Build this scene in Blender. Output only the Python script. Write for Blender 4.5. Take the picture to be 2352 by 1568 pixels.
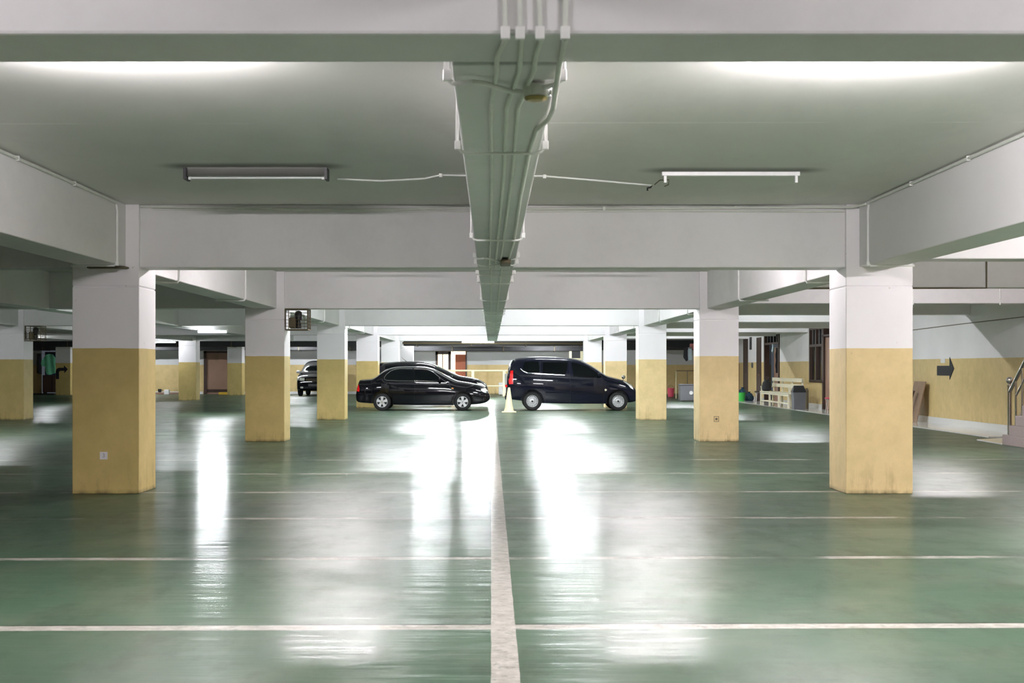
import bpy, bmesh, math, random
from mathutils import Vector, Matrix
random.seed(7)
PI = math.pi
for o in list(bpy.data.objects): bpy.data.objects.remove(o)
SC = bpy.context.scene
COL = SC.collection
F, VX, VY, EYE = 3100.0, 1128.0, 843.0, 1.342      # focal length and vanishing point in 2352x1568 pixels, eye height

# ------------------------------------------------------------------ camera
cd = bpy.data.cameras.new('camera'); cam = bpy.data.objects.new('camera', cd); COL.objects.link(cam)
cam.location = (0, 0, EYE); cam.rotation_euler = (PI/2, 0, 0)
cd.sensor_width = 36; cd.lens = F/2352*36
cd.shift_x = (1176-VX)/2352; cd.shift_y = (VY-784)/2352
cd.clip_end = 200
cd.dof.use_dof = True; cd.dof.focus_distance = 34; cd.dof.aperture_fstop = 8
SC.camera = cam
# ------------------------------------------------------------------ world, exposure
w = bpy.data.worlds.new('world'); SC.world = w; w.use_nodes = True
w.node_tree.nodes['Background'].inputs[0].default_value = (0.75, 0.85, 1, 1)
w.node_tree.nodes['Background'].inputs[1].default_value = 0.02
SC.view_settings.view_transform = 'Standard'; SC.view_settings.look = 'None'
SC.view_settings.gamma = 1; SC.view_settings.use_curve_mapping = False
SC.view_settings.exposure = 2.0
TUBE = 420.0            # radiance of a lit fluorescent tube
SC.cycles.max_bounces = 9; SC.cycles.diffuse_bounces = 6; SC.cycles.glossy_bounces = 4
SC.cycles.use_denoising = True; SC.cycles.sample_clamp_indirect = 8

# ------------------------------------------------------------------ node helpers
class NT:
    def __init__(s, name, rough=0.6, col=(.8, .8, .8), metal=0.0, spec=0.5):
        s.m = bpy.data.materials.new(name); s.m.use_nodes = True
        s.t = s.m.node_tree; s.b = s.t.nodes['Principled BSDF']
        s.b.inputs['Base Color'].default_value = (*col, 1); s.b.inputs['Roughness'].default_value = rough
        s.b.inputs['Metallic'].default_value = metal; s.b.inputs['Specular IOR Level'].default_value = spec
    def n(s, typ, **kw):
        x = s.t.nodes.new(typ)
        for k, v in kw.items(): setattr(x, k, v)
        return x
    def l(s, a, b): s.t.links.new(a, b)
    def val(s, inp, v):
        if hasattr(v, 'is_output') or hasattr(v, 'links'): s.l(v, inp)
        else: inp.default_value = v
    def math(s, op, a, b=0.0, c=None, clamp=False):
        x = s.n('ShaderNodeMath', operation=op); x.use_clamp = clamp
        s.val(x.inputs[0], a); s.val(x.inputs[1], b)
        if c is not None: s.val(x.inputs[2], c)
        return x.outputs[0]
    def pos(s):
        g = s.n('ShaderNodeNewGeometry'); sp = s.n('ShaderNodeSeparateXYZ'); s.l(g.outputs['Position'], sp.inputs[0])
        return g.outputs['Position'], sp.outputs[0], sp.outputs[1], sp.outputs[2]
    def noise(s, vec, scale, detail=4, rough=.55, stretch=None):
        if stretch:
            mp = s.n('ShaderNodeMapping'); mp.inputs['Scale'].default_value = stretch; s.l(vec, mp.inputs[0]); vec = mp.outputs[0]
        x = s.n('ShaderNodeTexNoise'); x.inputs['Scale'].default_value = scale; x.inputs['Detail'].default_value = detail
        x.inputs['Roughness'].default_value = rough; s.l(vec, x.inputs['Vector']); return x.outputs['Fac']
    def ramp(s, f, lo, hi, a=0.0, b=1.0, smooth=False):
        x = s.n('ShaderNodeMapRange'); x.interpolation_type = 'SMOOTHSTEP' if smooth else 'LINEAR'
        s.l(f, x.inputs[0]); x.inputs[1].default_value = lo; x.inputs[2].default_value = hi
        x.inputs[3].default_value = a; x.inputs[4].default_value = b; return x.outputs[0]
    def mix(s, f, a, b):
        x = s.n('ShaderNodeMix', data_type='RGBA')
        s.val(x.inputs[0], f)
        for i, v in ((6, a), (7, b)):
            if isinstance(v, tuple): x.inputs[i].default_value = (*v, 1)
            else: s.l(v, x.inputs[i])
        return x.outputs[2]
    def bump(s, h, dist, strength=.3):
        x = s.n('ShaderNodeBump'); x.inputs['Strength'].default_value = strength; x.inputs['Distance'].default_value = dist
        s.l(h, x.inputs['Height']); s.l(x.outputs[0], s.b.inputs['Normal']); s.l(x.outputs[0], s.b.inputs['Coat Normal'])

def simple(name, col, rough=.6, metal=0., spec=.5, var=.12, scale=9, coat=0):
    t = NT(name, rough, col, metal, spec)
    p = t.pos()[0]; n = t.noise(p, scale)
    c2 = tuple(min(1, c*(1-var)) for c in col); c3 = tuple(min(1, c*(1+var)) for c in col)
    t.l(t.mix(n, c2, c3), t.b.inputs['Base Color'])
    if coat: t.b.inputs['Coat Weight'].default_value = coat; t.b.inputs['Coat Roughness'].default_value = .03
    return t.m

WHITE = (.88, .855, .87); OCHRE = (.70, .535, .25)
def painted(name, line, white=WHITE, ochre=OCHRE, dirt=True):
    t = NT(name, .55, spec=.25); p, x, y, z = t.pos()
    big = t.noise(p, .9, 5, .6); fine = t.noise(p, 22, 3)
    wv = t.mix(t.ramp(big, .3, .7), tuple(c*.93 for c in white), white)
    n2 = t.noise(p, 3.2, 6, .7)
    ov = t.mix(t.ramp(n2, .35, .65), tuple(c*.88 for c in ochre), (ochre[0]*1.03, ochre[1]*1.02, ochre[2]*1.08))
    edge = t.math('ADD', z, t.math('MULTIPLY', t.math('SUBTRACT', t.noise(p, 5, 2), .5), .012))
    c = t.mix(t.math('GREATER_THAN', edge, line), ov, wv)
    if dirt:   # scuffs, drips and grime that sit near the foot
        st = t.noise(p, 4, 5, .65, (2.0, 2.0, .5))
        low = t.ramp(z, 0, .45, 1, 0, True)
        d = t.math('MULTIPLY', t.ramp(st, .5, .72), low, clamp=True)
        c = t.mix(t.math('MULTIPLY', d, .65), c, (.26, .19, .08))
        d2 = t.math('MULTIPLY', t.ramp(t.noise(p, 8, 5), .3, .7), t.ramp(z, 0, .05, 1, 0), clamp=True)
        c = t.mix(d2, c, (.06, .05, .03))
        sp = t.math('MULTIPLY', t.math('GREATER_THAN', t.noise(p, 14, 2, .4), .77), .35)
        c = t.mix(sp, c, tuple(q*.6 for q in ochre))
    t.l(c, t.b.inputs['Base Color']); t.bump(t.math('ADD', big, t.math('MULTIPLY', fine, .15)), .01, .35)
    return t.m

def concrete(name, col, soot=()):
    t = NT(name, .7, spec=.3); p, x, y, z = t.pos()
    big = t.noise(p, .55, 6, .62); fine = t.noise(p, 16, 4)
    stain = t.ramp(t.noise(p, 1.1, 6, .7, (1, .45, 1)), .50, .74)
    c = t.mix(t.ramp(big, .3, .7), tuple(q*.92 for q in col), col)
    c = t.mix(t.math('MULTIPLY', stain, .3), c, tuple(q*.66 for q in col))
    if soot:   # old soot left on the ceiling round the fittings, and cold joints
        for sx, sy in soot:
            dx = t.math('MAXIMUM', t.math('SUBTRACT', t.math('ABSOLUTE', t.math('SUBTRACT', x, sx)), .55), 0.0)
            dy = t.math('MULTIPLY', t.math('SUBTRACT', y, sy), 1.3)
            dd = t.math('SQRT', t.math('ADD', t.math('MULTIPLY', dx, dx), t.math('MULTIPLY', dy, dy)))
            c = t.mix(t.math('MULTIPLY', t.ramp(dd, .02, .34, 1, 0, True), .8), c, (.10, .09, .08))
        yy = t.math('ADD', y, t.math('MULTIPLY', x, .01))
        jt = t.math('MULTIPLY', t.math('LESS_THAN', t.math('ABSOLUTE', t.math('SUBTRACT', yy, 9.55)), .022), t.ramp(t.noise(p, .9, 3), .46, .54))
        c = t.mix(t.math('MULTIPLY', jt, .5), c, (.9, .9, .88))
    t.l(c, t.b.inputs['Base Color']); t.bump(t.math('ADD', big, t.math('MULTIPLY', fine, .12)), .015, .4)
    return t.m

M = {}
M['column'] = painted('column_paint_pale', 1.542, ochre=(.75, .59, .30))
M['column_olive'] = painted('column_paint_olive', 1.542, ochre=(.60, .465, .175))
M['wall'] = painted('wall_paint', 1.535)
M['far_wall'] = painted('far_wall_paint', 1.462, (.7, .7, .7))
M['beam'] = concrete('beam_paint', (.80, .785, .79))
M['ceiling'] = concrete('ceiling_paint', (.74, .735, .70), ((-2.04, 11.6), (2.12, 11.85)))
M['conduit'] = simple('conduit_paint', (.70, .72, .66), .45)
M['conduit_white'] = simple('conduit_white', (.85, .85, .83), .4)
M['dark_duct'] = simple('dark_duct', (.035, .035, .04), .6, var=.4, scale=2)
M['black'] = simple('black_plastic', (.015, .015, .017), .45)
M['black_paint'] = simple('sign_black', (.008, .008, .014), .6)
M['white_metal'] = simple('white_enamel', (.8, .8, .8), .35)
M['steel'] = NT('steel_reflector', .22, (.75, .75, .75), 1).m
M['chrome'] = NT('chrome', .08, (.85, .85, .86), 1).m
M['stainless'] = NT('stainless', .16, (.62, .58, .55), 1).m
M['cream'] = simple('cream_paint', (.80, .74, .50), .5)
M['cream_wood'] = simple('cream_wood', (.82, .76, .58), .5)
M['wood_dark'] = simple('dark_brown_wood', (.05, .025, .018), .5, var=.4, scale=3)
M['wood_red'] = simple('red_brown_door', (.42, .11, .045), .4, var=.15, scale=2)
M['wood_tan'] = simple('tan_door', (.33, .20, .14), .5, var=.15, scale=2)
M['wood_board'] = simple('old_board', (.30, .20, .13), .7, var=.3)
M['granite'] = simple('granite', (.33, .26, .25), .4, var=.25, scale=30)
M['tile_white'] = simple('white_tile', (.8, .8, .8), .15, var=.05)
M['grey_plastic'] = simple('grey_plastic', (.13, .13, .145), .5)
M['red_plastic'] = simple('pink_red_plastic', (.75, .10, .16), .4)
M['green_plastic'] = simple('green_plastic', (.05, .50, .08), .4)
M['blue_bag'] = simple('dark_blue_bag', (.015, .05, .09), .35)
M['navy'] = simple('navy_cloth', (.012, .03, .09), .8)
M['mint'] = simple('mint_green_cloth', (.18, .62, .38), .8)
M['pink'] = simple('pink_cloth', (.85, .33, .33), .8)
M['dark_cloth'] = simple('dark_cloth', (.03, .03, .035), .85)
M['pale_cloth'] = simple('pale_blue_cloth', (.45, .55, .6), .85)
M['yellow'] = simple('yellow_kerb', (.85, .55, .05), .5)
M['brass'] = simple('aged_brass', (.35, .27, .10), .35, .7)
M['rust'] = simple('rusty_steel', (.16, .13, .08), .6, .5)
M['tyre'] = simple('tyre_rubber', (.005, .005, .0055), .8)
M['alloy'] = simple('silver_alloy', (.50, .50, .51), .3, .25)
M['gap'] = simple('panel_gap', (.004, .004, .005), .6)
M['sticker'] = simple('white_sticker', (.75, .73, .74), .5)
M['sticker_ink'] = simple('sticker_ink', (.33, .30, .38), .5)
t = NT('black_car_paint', .25, (.004, .004, .006), 0, 0.); t.b.inputs['Coat Weight'].default_value = .75; t.b.inputs['Coat IOR'].default_value = 1.42; t.b.inputs['Coat Roughness'].default_value = .02; M['paint'] = t.m
t = NT('dark_blue_black_car_paint', .28, (.006, .007, .014), 0, 0.); t.b.inputs['Coat Weight'].default_value = .8; t.b.inputs['Coat IOR'].default_value = 1.42; t.b.inputs['Coat Roughness'].default_value = .02; t.b.inputs['Coat Weight'].default_value = .6; M['paint2'] = t.m
t = NT('tinted_glass', .03, (.002, .003, .004), 0, .25); M['glass'] = t.m
t = NT('lamp_lens', .05, (.75, .75, .7), .4, .6); M['lens'] = t.m
t = NT('amber_lens', .1, (.6, .2, .03), 0, .6); M['amber'] = t.m
t = NT('red_lens', .1, (.75, .01, .012), 0, .6); M['red_lens'] = t.m
t = NT('unlit_tube', .2, (.75, .77, .77), 0, .5); M['tube_off'] = t.m
t = NT('lit_tube', .3, (1, 1, 1)); M['tube_x'] = t.m
def lit_mat(k, cool=False):
    nm = 'lit_tube_%03d_%s' % (round(k*100), 'cool' if cool else 'warm')
    if nm in M: return M[nm]
    t = NT(nm, .3, (1, 1, 1)); t.b.inputs['Emission Color'].default_value = (.93, .962, 1, 1) if cool else (1, .93, .97, 1); t.b.inputs['Emission Strength'].default_value = TUBE*k
    M[nm] = t.m; return t.m
t = NT('clear_pane', .02, (.9, .95, .93), 0, .5); t.b.inputs['Transmission Weight'].default_value = 1; M['pane'] = t.m

# floor: worn green epoxy with painted bay stripes
def floor_mat():
    t = NT('green_epoxy_floor', .3, spec=.62); p, x, y, z = t.pos()
    big = t.noise(p, .35, 6, .6); mid = t.noise(p, 1.7, 6, .65); fine = t.noise(p, 11, 5, .7)
    c = t.mix(t.ramp(big, .3, .7), (.032, .072, .040), (.060, .115, .066))
    c = t.mix(t.math('MULTIPLY', t.ramp(mid, .45, .75), .5), c, (.115, .135, .095))
    dirt = t.ramp(t.noise(p, 2.6, 8, .72, (1, .5, 1)), .50, .66)
    c = t.mix(t.math('MULTIPLY', dirt, .38), c, (.018, .022, .012))
    # centre stripe
    wob = t.math('MULTIPLY', t.math('SUBTRACT', t.noise(p, 3.0, 4), .5), .012)
    xs = t.math('ADD', x, wob)
    cs = t.math('MULTIPLY', t.math('MULTIPLY', t.math('GREATER_THAN', xs, 0.0), t.math('LESS_THAN', xs, .126)), t.math('LESS_THAN', y, 37.0))
    # cross stripes every 2.515 m, slightly skewed
    u = t.math('SUBTRACT', t.math('SUBTRACT', y, t.math('MULTIPLY', x, .016)), 6.91)
    k = t.math('FLOORED_MODULO', t.math('ADD', u, t.math('MULTIPLY', wob, 1.5)), 2.515)
    ss = t.math('MULTIPLY', t.math('LESS_THAN', k, .125), t.math('LESS_THAN', y, 36.0))
    ss = t.math('MULTIPLY', ss, t.math('LESS_THAN', t.math('ABSOLUTE', x), 9.4))
    ss = t.math('MULTIPLY', ss, t.math('ADD', t.math('MULTIPLY', t.math('LESS_THAN', y, 20.0), .65), .35))
    first = t.math('LESS_THAN', y, 8.0)
    wear = t.ramp(t.noise(p, .7, 5, .7), .44, .54)
    wear = t.math('MAXIMUM', wear, first)
    ss = t.math('MULTIPLY', ss, t.math('ADD', t.math('MULTIPLY', wear, .88), .12))
    chip = t.ramp(t.noise(p, 17, 6, .75), .36, .46)
    lines = t.math('MAXIMUM', t.math('MULTIPLY', ss, .9), cs)
    lines = t.math('MULTIPLY', lines, t.math('ADD', t.math('MULTIPLY', chip, .55), .4))
    linecol = t.mix(t.ramp(fine, .35, .7), (.30, .28, .24), (.52, .50, .46))
    # a crack that runs beside the first stripe and a joint behind each
    crack = t.math('MULTIPLY', t.math('GREATER_THAN', k, .12), t.math('LESS_THAN', k, .155))
    crack = t.math('MULTIPLY', crack, t.ramp(t.noise(p, 1.3, 5), .42, .5))
    c = t.mix(t.math('MULTIPLY', crack, .9), c, (.012, .02, .012))
    c = t.mix(lines, c, linecol)
    t.l(c, t.b.inputs['Base Color'])
    r = t.ramp(t.noise(p, .8, 6, .65), .3, .7, .33, .47)
    r = t.math('ADD', r, t.math('MULTIPLY', dirt, .05)); r = t.math('ADD', r, t.math('MULTIPLY', lines, .12))
    t.l(r, t.b.inputs['Roughness'])
    cx = t.n('ShaderNodeCombineXYZ'); cx.inputs[1].default_value = 1.0; t.l(cx.outputs[0], t.b.inputs['Tangent'])
    t.b.inputs['Anisotropic'].default_value = .75
    t.b.inputs['Coat Weight'].default_value = .22; t.b.inputs['Coat IOR'].default_value = 1.45
    t.l(t.ramp(t.noise(p, .9, 5, .6), .3, .7, .10, .20), t.b.inputs['Coat Roughness'])
    h = t.math('ADD', t.math('MULTIPLY', t.noise(p, 1.0, 4, .55, (.8, 6.0, 1)), 1.0), t.math('MULTIPLY', fine, .04))
    t.bump(h, .016, .45)
    return t.m
M['floor'] = floor_mat()
def tile_mat():
    t = NT('floor_tiles', .12, spec=.5); p, x, y, z = t.pos()
    b = t.n('ShaderNodeTexBrick'); b.offset = 0; b.inputs['Color1'].default_value = (.62, .62, .6, 1); b.inputs['Color2'].default_value = (.56, .56, .55, 1)
    b.inputs['Mortar'].default_value = (.3, .3, .28, 1); b.inputs['Scale'].default_value = 1; b.inputs['Mortar Size'].default_value = .004
    b.inputs['Brick Width'].default_value = .3; b.inputs['Row Height'].default_value = .3
    t.l(p, b.inputs['Vector']); t.l(b.outputs['Color'], t.b.inputs['Base Color']); return t.m
M['tiles'] = tile_mat()

# ------------------------------------------------------------------ mesh helpers
class MB:
    def __init__(s): s.v = []; s.f = []; s.sm = []
    def add(s, vs, fs, smooth=False):
        o = len(s.v); s.v += [tuple(q) for q in vs]; s.f += [tuple(i+o for i in f) for f in fs]; s.sm += [smooth]*len(fs); return s
    def box(s, x0, x1, y0, y1, z0, z1):
        return s.add([(x0,y0,z0),(x1,y0,z0),(x1,y1,z0),(x0,y1,z0),(x0,y0,z1),(x1,y0,z1),(x1,y1,z1),(x0,y1,z1)],
                     [(0,3,2,1),(4,5,6,7),(0,1,5,4),(1,2,6,5),(2,3,7,6),(3,0,4,7)])
    def tube(s, pts, r, n=8, closed=False, caps=True):
        P = [Vector(p) for p in pts]; m = len(P); vs = []; fs = []
        up = None
        for i, p in enumerate(P):
            a = P[(i-1) % m] if (closed or i > 0) else p; b = P[(i+1) % m] if (closed or i < m-1) else p
            d = (b-a).normalized()
            if up is None: up = Vector((0,0,1)) if abs(d.z) < .9 else Vector((1,0,0))
            u = (up - d*up.dot(d)).normalized(); up = u; w = d.cross(u)
            rr = r[i] if isinstance(r, (list, tuple)) else r
            for k in range(n):
                t = 2*PI*k/n; vs.append(p + (u*math.cos(t)+w*math.sin(t))*rr)
        for i in range(m if closed else m-1):
            j = (i+1) % m
            for k in range(n): fs.append((i*n+k, i*n+(k+1)%n, j*n+(k+1)%n, j*n+k))
        if caps and not closed: fs += [tuple(reversed(range(n))), tuple(range((m-1)*n, m*n))]
        return s.add(vs, fs, True)
    def lathe(s, prof, origin=(0,0,0), axis='z', n=24):
        vs = []; fs = []; O = Vector(origin)
        for r, h in prof:
            for k in range(n):
                t = 2*PI*k/n; a, b = r*math.cos(t), r*math.sin(t)
                vs.append(O + Vector({'z': (a,b,h), 'y': (a,h,b), 'x': (h,a,b)}[axis]))
        m = len(prof)
        for i in range(m-1):
            for k in range(n): fs.append((i*n+k, i*n+(k+1)%n, (i+1)*n+(k+1)%n, (i+1)*n+k))
        fs += [tuple(reversed(range(n))), tuple(range((m-1)*n, m*n))]
        return s.add(vs, fs, True)
    def prism(s, poly, a, b, axis='y'):
        n = len(poly)
        def q(u, v, w): return {'y': (u, w, v), 'x': (w, u, v), 'z': (u, v, w)}[axis]
        vs = [q(u, v, a) for u, v in poly] + [q(u, v, b) for u, v in poly]
        fs = [tuple(range(n)), tuple(reversed(range(n, 2*n)))] + [(i, i+n, (i+1)%n+n, (i+1)%n) for i in range(n)]
        return s.add(vs, fs)
    def build(s, name, mat, parent=None, loc=None, rot=None, bevel=0, seg=2):
        me = bpy.data.meshes.new(name); me.from_pydata(s.v, [], s.f); me.update()
        bm = bmesh.new(); bm.from_mesh(me); bmesh.ops.recalc_face_normals(bm, faces=bm.faces); bm.to_mesh(me); bm.free()
        me.polygons.foreach_set('use_smooth', s.sm)
        me.materials.append(mat)
        o = bpy.data.objects.new(name, me); COL.objects.link(o)
        if parent: o.parent = parent
        if loc: o.location = loc
        if rot: o.rotation_euler = rot
        if bevel:
            b = o.modifiers.new('bevel', 'BEVEL'); b.width = bevel; b.segments = seg; b.limit_method = 'ANGLE'; b.angle_limit = .6
        if any(s.sm):
            md = me; 
            try: me.set_sharp_from_angle(angle=.7)
            except Exception: pass
        return o

def tag(o, label, cat, group=None, kind=None):
    o['label'] = label; o['category'] = cat
    if group: o['group'] = group
    if kind: o['kind'] = kind
    return o
def empty(name, loc, label, cat, rz=0, group=None):
    o = bpy.data.objects.new(name, None); COL.objects.link(o); o.location = loc; o.rotation_euler = (0, 0, rz); o.empty_display_size = .1
    return tag(o, label, cat, group)
def struct(o): o['kind'] = 'structure'; return o
def dup(o, loc=None, parent=None, label=None):
    c = o.copy(); COL.objects.link(c)
    if parent: c.parent = parent
    if loc: c.location = loc
    if label: c['label'] = label
    for ch in list(o.children): dup(ch, parent=c)
    return c

# ------------------------------------------------------------------ the room
ZC = 3.069; ZB = 2.402; BAY = 10.06
struct(MB().box(-25.6, 14, -12, 69, -.3, 0).build('floor', M['floor']))
struct(MB().box(-25.6, 14, -12, 69, ZC, ZC+.25).build('ceiling', M['ceiling']))
struct(MB().box(-25.6, -25.3, -12, 69, 0, ZC).build('wall_left', M['wall']))
struct(MB().box(-25.3, 14, -12, -11.7, 0, ZC).build('wall_front', M['wall']))

def col_y(n): return 14.32 + BAY*(n-1)
def beam_y(n): return col_y(n) + .04
LX = [-20.5, -12.28, -4.09, 4.12]
# transverse beams, one span between column lines each
for n in range(0, 6):
    y0 = beam_y(n)
    for x0, x1, zb in ((-25.3, -20.15, ZB), (-20.85+.7, -12.63, ZB), (-11.93, -4.44, ZB), (-3.74, 3.77, ZB), (4.47, 10.45, 2.495)):
        b = MB().box(x0, x1, y0, y0+.40, zb, ZC).build('ceiling_beam', M['beam'], bevel=.012); struct(b)
    if n < 5:
        b = MB().box(4.34, 10.45, y0+5.0, y0+5.3, 2.485, ZC).build('ceiling_beam', M['beam'], bevel=.01); struct(b)
# longitudinal beams on the column lines and in mid bay
def long_beam(xc, w, zb, skip=False):
    for n in range(0, 5):
        if xc in LX: y0, y1 = col_y(n)+.708, col_y(n+1)
        else: y0, y1 = beam_y(n)+.40, beam_y(n+1)
        struct(MB().box(xc-w/2, xc+w/2, y0, y1, zb, ZC).build('ceiling_beam', M['beam'], bevel=.01))
for x in LX: long_beam(x, .43, ZB+.005)
long_beam(.05, .378, 2.392)
struct(MB().box(-.14, .24, -5.4, beam_y(0), 2.60, ZC).build('ceiling_beam', M['beam']))
long_beam(-8.18, .378, 2.392)
long_beam(-16.4, .378, 2.392)
# the bays beyond the fifth row: shallow unlit soffit and ducts
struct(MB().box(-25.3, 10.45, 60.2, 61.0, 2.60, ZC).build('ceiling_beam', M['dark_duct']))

# columns
def column(xc, n, label, top=ZC):
    y0 = col_y(n); h = .354; g = .010
    m = MB()
    prof = [(h, 0), (h, 2.190), (h-g, 2.193), (h-g, 2.203), (h, 2.206), (h, top)]
    vs = []; fs = []
    for r, z in prof: vs += [(-r, -r, z), (r, -r, z), (r, r, z), (-r, r, z)]
    for i in range(len(prof)-1):
        for k in range(4): fs.append((4*i+k, 4*i+(k+1)%4, 4*i+4+(k+1)%4, 4*i+4+k))
    fs += [(3, 2, 1, 0), tuple(range(4*(len(prof)-1), 4*len(prof)))]
    m.add(vs, fs)
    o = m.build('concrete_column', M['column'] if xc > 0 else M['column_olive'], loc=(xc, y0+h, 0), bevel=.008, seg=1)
    return tag(o, label, 'column', kind='thing')
cols = {}
cols['L1'] = column(-4.09, 1, 'nearest left square column, ochre base in shade, small white numbered sticker near its foot')
cols['R1'] = column(4.12, 1, 'nearest right square column, brightly lit white top over ochre base')
cols['L2'] = column(-4.09, 2, 'second left column, wire cage hanging at its upper inner side')
cols['R2'] = column(4.12, 2, 'second right column, small square smudge low on its ochre face')
cols['L3'] = column(-4.09, 3, 'third left column, just left of the black sedan')
cols['R3'] = column(4.12, 3, 'third right column, standing in front of the nose of the tall black van')
cols['L4'] = column(-4.09, 4, 'column directly behind the rear of the near black sedan')
cols['R4'] = column(4.12, 4, 'column just behind the bonnet of the tall black van')
cols['L5'] = column(-4.09, 5, 'white column top rising over the black sedan roofs')
cols['R5'] = column(4.12, 5, 'white column top rising over the windscreen of the tall black van')
cols['L6'] = column(-4.09, 6, 'farthest pale column end, under dark ducts above the two sedans', 2.36)
cols['LL3'] = column(-12.28, 3, 'stained column cut by the left edge of the photo')
cols['LL4'] = column(-12.28, 4, 'column hidden straight behind the nearest left column')
cols['LL5'] = column(-12.28, 5, 'lone column in the left aisle below the glowing lamp')
cols['LL6'] = column(-12.28, 6, 'small far column beside the tan doorway, yellow kerb at its foot', 2.36)
cols['LLL6'] = column(-20.5, 6, 'far column painted with a black turn-right arrow', 2.36)
for k_, x, nm in (('L0', -4.09, 'left'), ('R0', 4.12, 'right')):
    column(x, 0, 'column beside the camera on the %s, outside the frame' % nm)
for n in (1, 2): column(-12.28, n, ['', 'stained outer left column outside the frame', 'second outer left column outside the frame'][n])

# ---- right wall (x = 10.45) with its openings
WX = 10.45
def wseg(y0, y1, z0, z1, mat=None): return MB().box(WX, WX+.15, y0, y1, z0, z1)
m = MB()
for y0, y1, z0, z1 in ((-11.7, 40.4, 0, ZC), (40.4, 42.55, 2.62, ZC), (42.55, 44.25, 0, .85), (42.55, 44.25, 2.62, ZC), (44.25, 48.9, 0, ZC),
                       (48.9, 51.5, 2.55, ZC), (51.5, 52.2, 0, ZC), (52.2, 53.0, 2.5, ZC), (53.0, 54.9, 0, ZC), (54.9, 55.8, 2.5, ZC), (55.8, 60, 0, ZC), (60, 67.4, 0, ZC)):
    m.box(WX, WX+.15, y0, y1, z0, z1)
struct(m.build('wall_right', M['wall']))
struct(MB().box(13.2, 13.4, 38, 60, 0, ZC).build('wall_right_room', M['wall']))
struct(MB().box(WX+.15, 13.2, 46.5, 46.65, 0, ZC).build('wall_right_partition', M['wall']))
for y0, y1 in ((-11.7, 22.0), (25.2, 40.4), (42.55, 48.9), (51.5, 52.2), (53.0, 54.9)):
    if y0 < 0: continue
    struct(MB().box(WX-.012, WX, y0, y1, .02, .17).build('baseboard_right', M['tile_white'], bevel=.004))
struct(MB().box(9.47, WX, 25.7, 60, 0, .022).build('floor_tile_strip', M['tiles']))
m = MB(); m.prism([(8.91, 24.76), (8.86, 23.45), (9.45, 23.45), (9.60, 25.3)], 0.0, .02, 'z'); struct(m.build('floor_tile_patch', M['tiles']))

# ---- back wall
BY = 67.45
m = MB()
for x0, x1, z0, z1 in ((-25.3, -22.5, 0, ZC), (-22.5, -21.3, 2.25, ZC), (-21.3, -14.35, 0, ZC), (-14.35, -13.05, 2.15, ZC), (-13.05, -2.75, 0, ZC), (-2.75, -1.22, 2.13, ZC), (-1.22, 14, 0, ZC)):
    m.box(x0, x1, BY, BY+.15, z0, z1)
struct(m.build('wall_back', M['far_wall']))
struct(MB().box(-.13, 4.6, BY-.12, BY, 0, ZC).build('wall_back_pier', M['far_wall']))
for x0, x1 in ((-20, -14.4), (-13, -3)):
    struct(MB().box(x0, x1, BY-.015, BY, 0, .13).build('baseboard_back', M['tile_white']))
# ducts hanging beyond the fifth row
def duct(x0, x1, y0, y1, z0, z1, label):
    root = empty('ceiling_duct', ((x0+x1)/2, (y0+y1)/2, z0), label, 'duct')
    w, d, h = (x1-x0)/2, (y1-y0)/2, z1-z0
    MB().box(-w, w, -d, d, 0, h).build('casing', M['dark_duct'], root, bevel=.02)
    k = -w+.6
    while k < w: MB().box(k-.02, k+.02, -d-.02, d+.02, -.02, h+.02).build('flange', M['rust'], root); k += 2.5
    k = -w+1
    while k < w: MB().box(k-.015, k+.015, -.015, .015, h, ZC-z0).build('hanger', M['rust'], root); k += 4
duct(-25, -4.6, 61.8, 63.0, 2.285, 2.56, 'long black duct hanging under the ceiling over the far left column tops')
duct(-4.0, 4.4, 61.6, 62.8, 2.32, 2.56, 'dark duct hanging under the ceiling just above the sedan roofs')
duct(-25, -6, 65.9, 67.0, 2.17, 2.50, 'dark duct against the far wall over the tan doorway')
duct(-5.0, 4.5, 65.9, 67.0, 2.13, 2.36, 'dark duct against the far wall over the lit doorway')
duct(5.0, 10.2, 62.5, 64.0, 2.15, 2.6, 'dark duct at the far right behind the second right column')
# pipes under the far ceiling
for i, (x0, x1, y, z, r, lab) in enumerate(((-4, 4.4, 60.9, 2.43, .05, 'thin dark pipe running in front of the far ceiling duct'),)):
    o = MB().tube([(x0, y, z), (x1, y, z-.02)], r).build('pipe', M['rust']); tag(o, lab, 'pipe')
    for k in (x0+.5, 0, x1-.5): MB().tube([(k, y, z), (k, y, ZC)], .006, 6).build('hanger', M['rust'], o)

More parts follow.
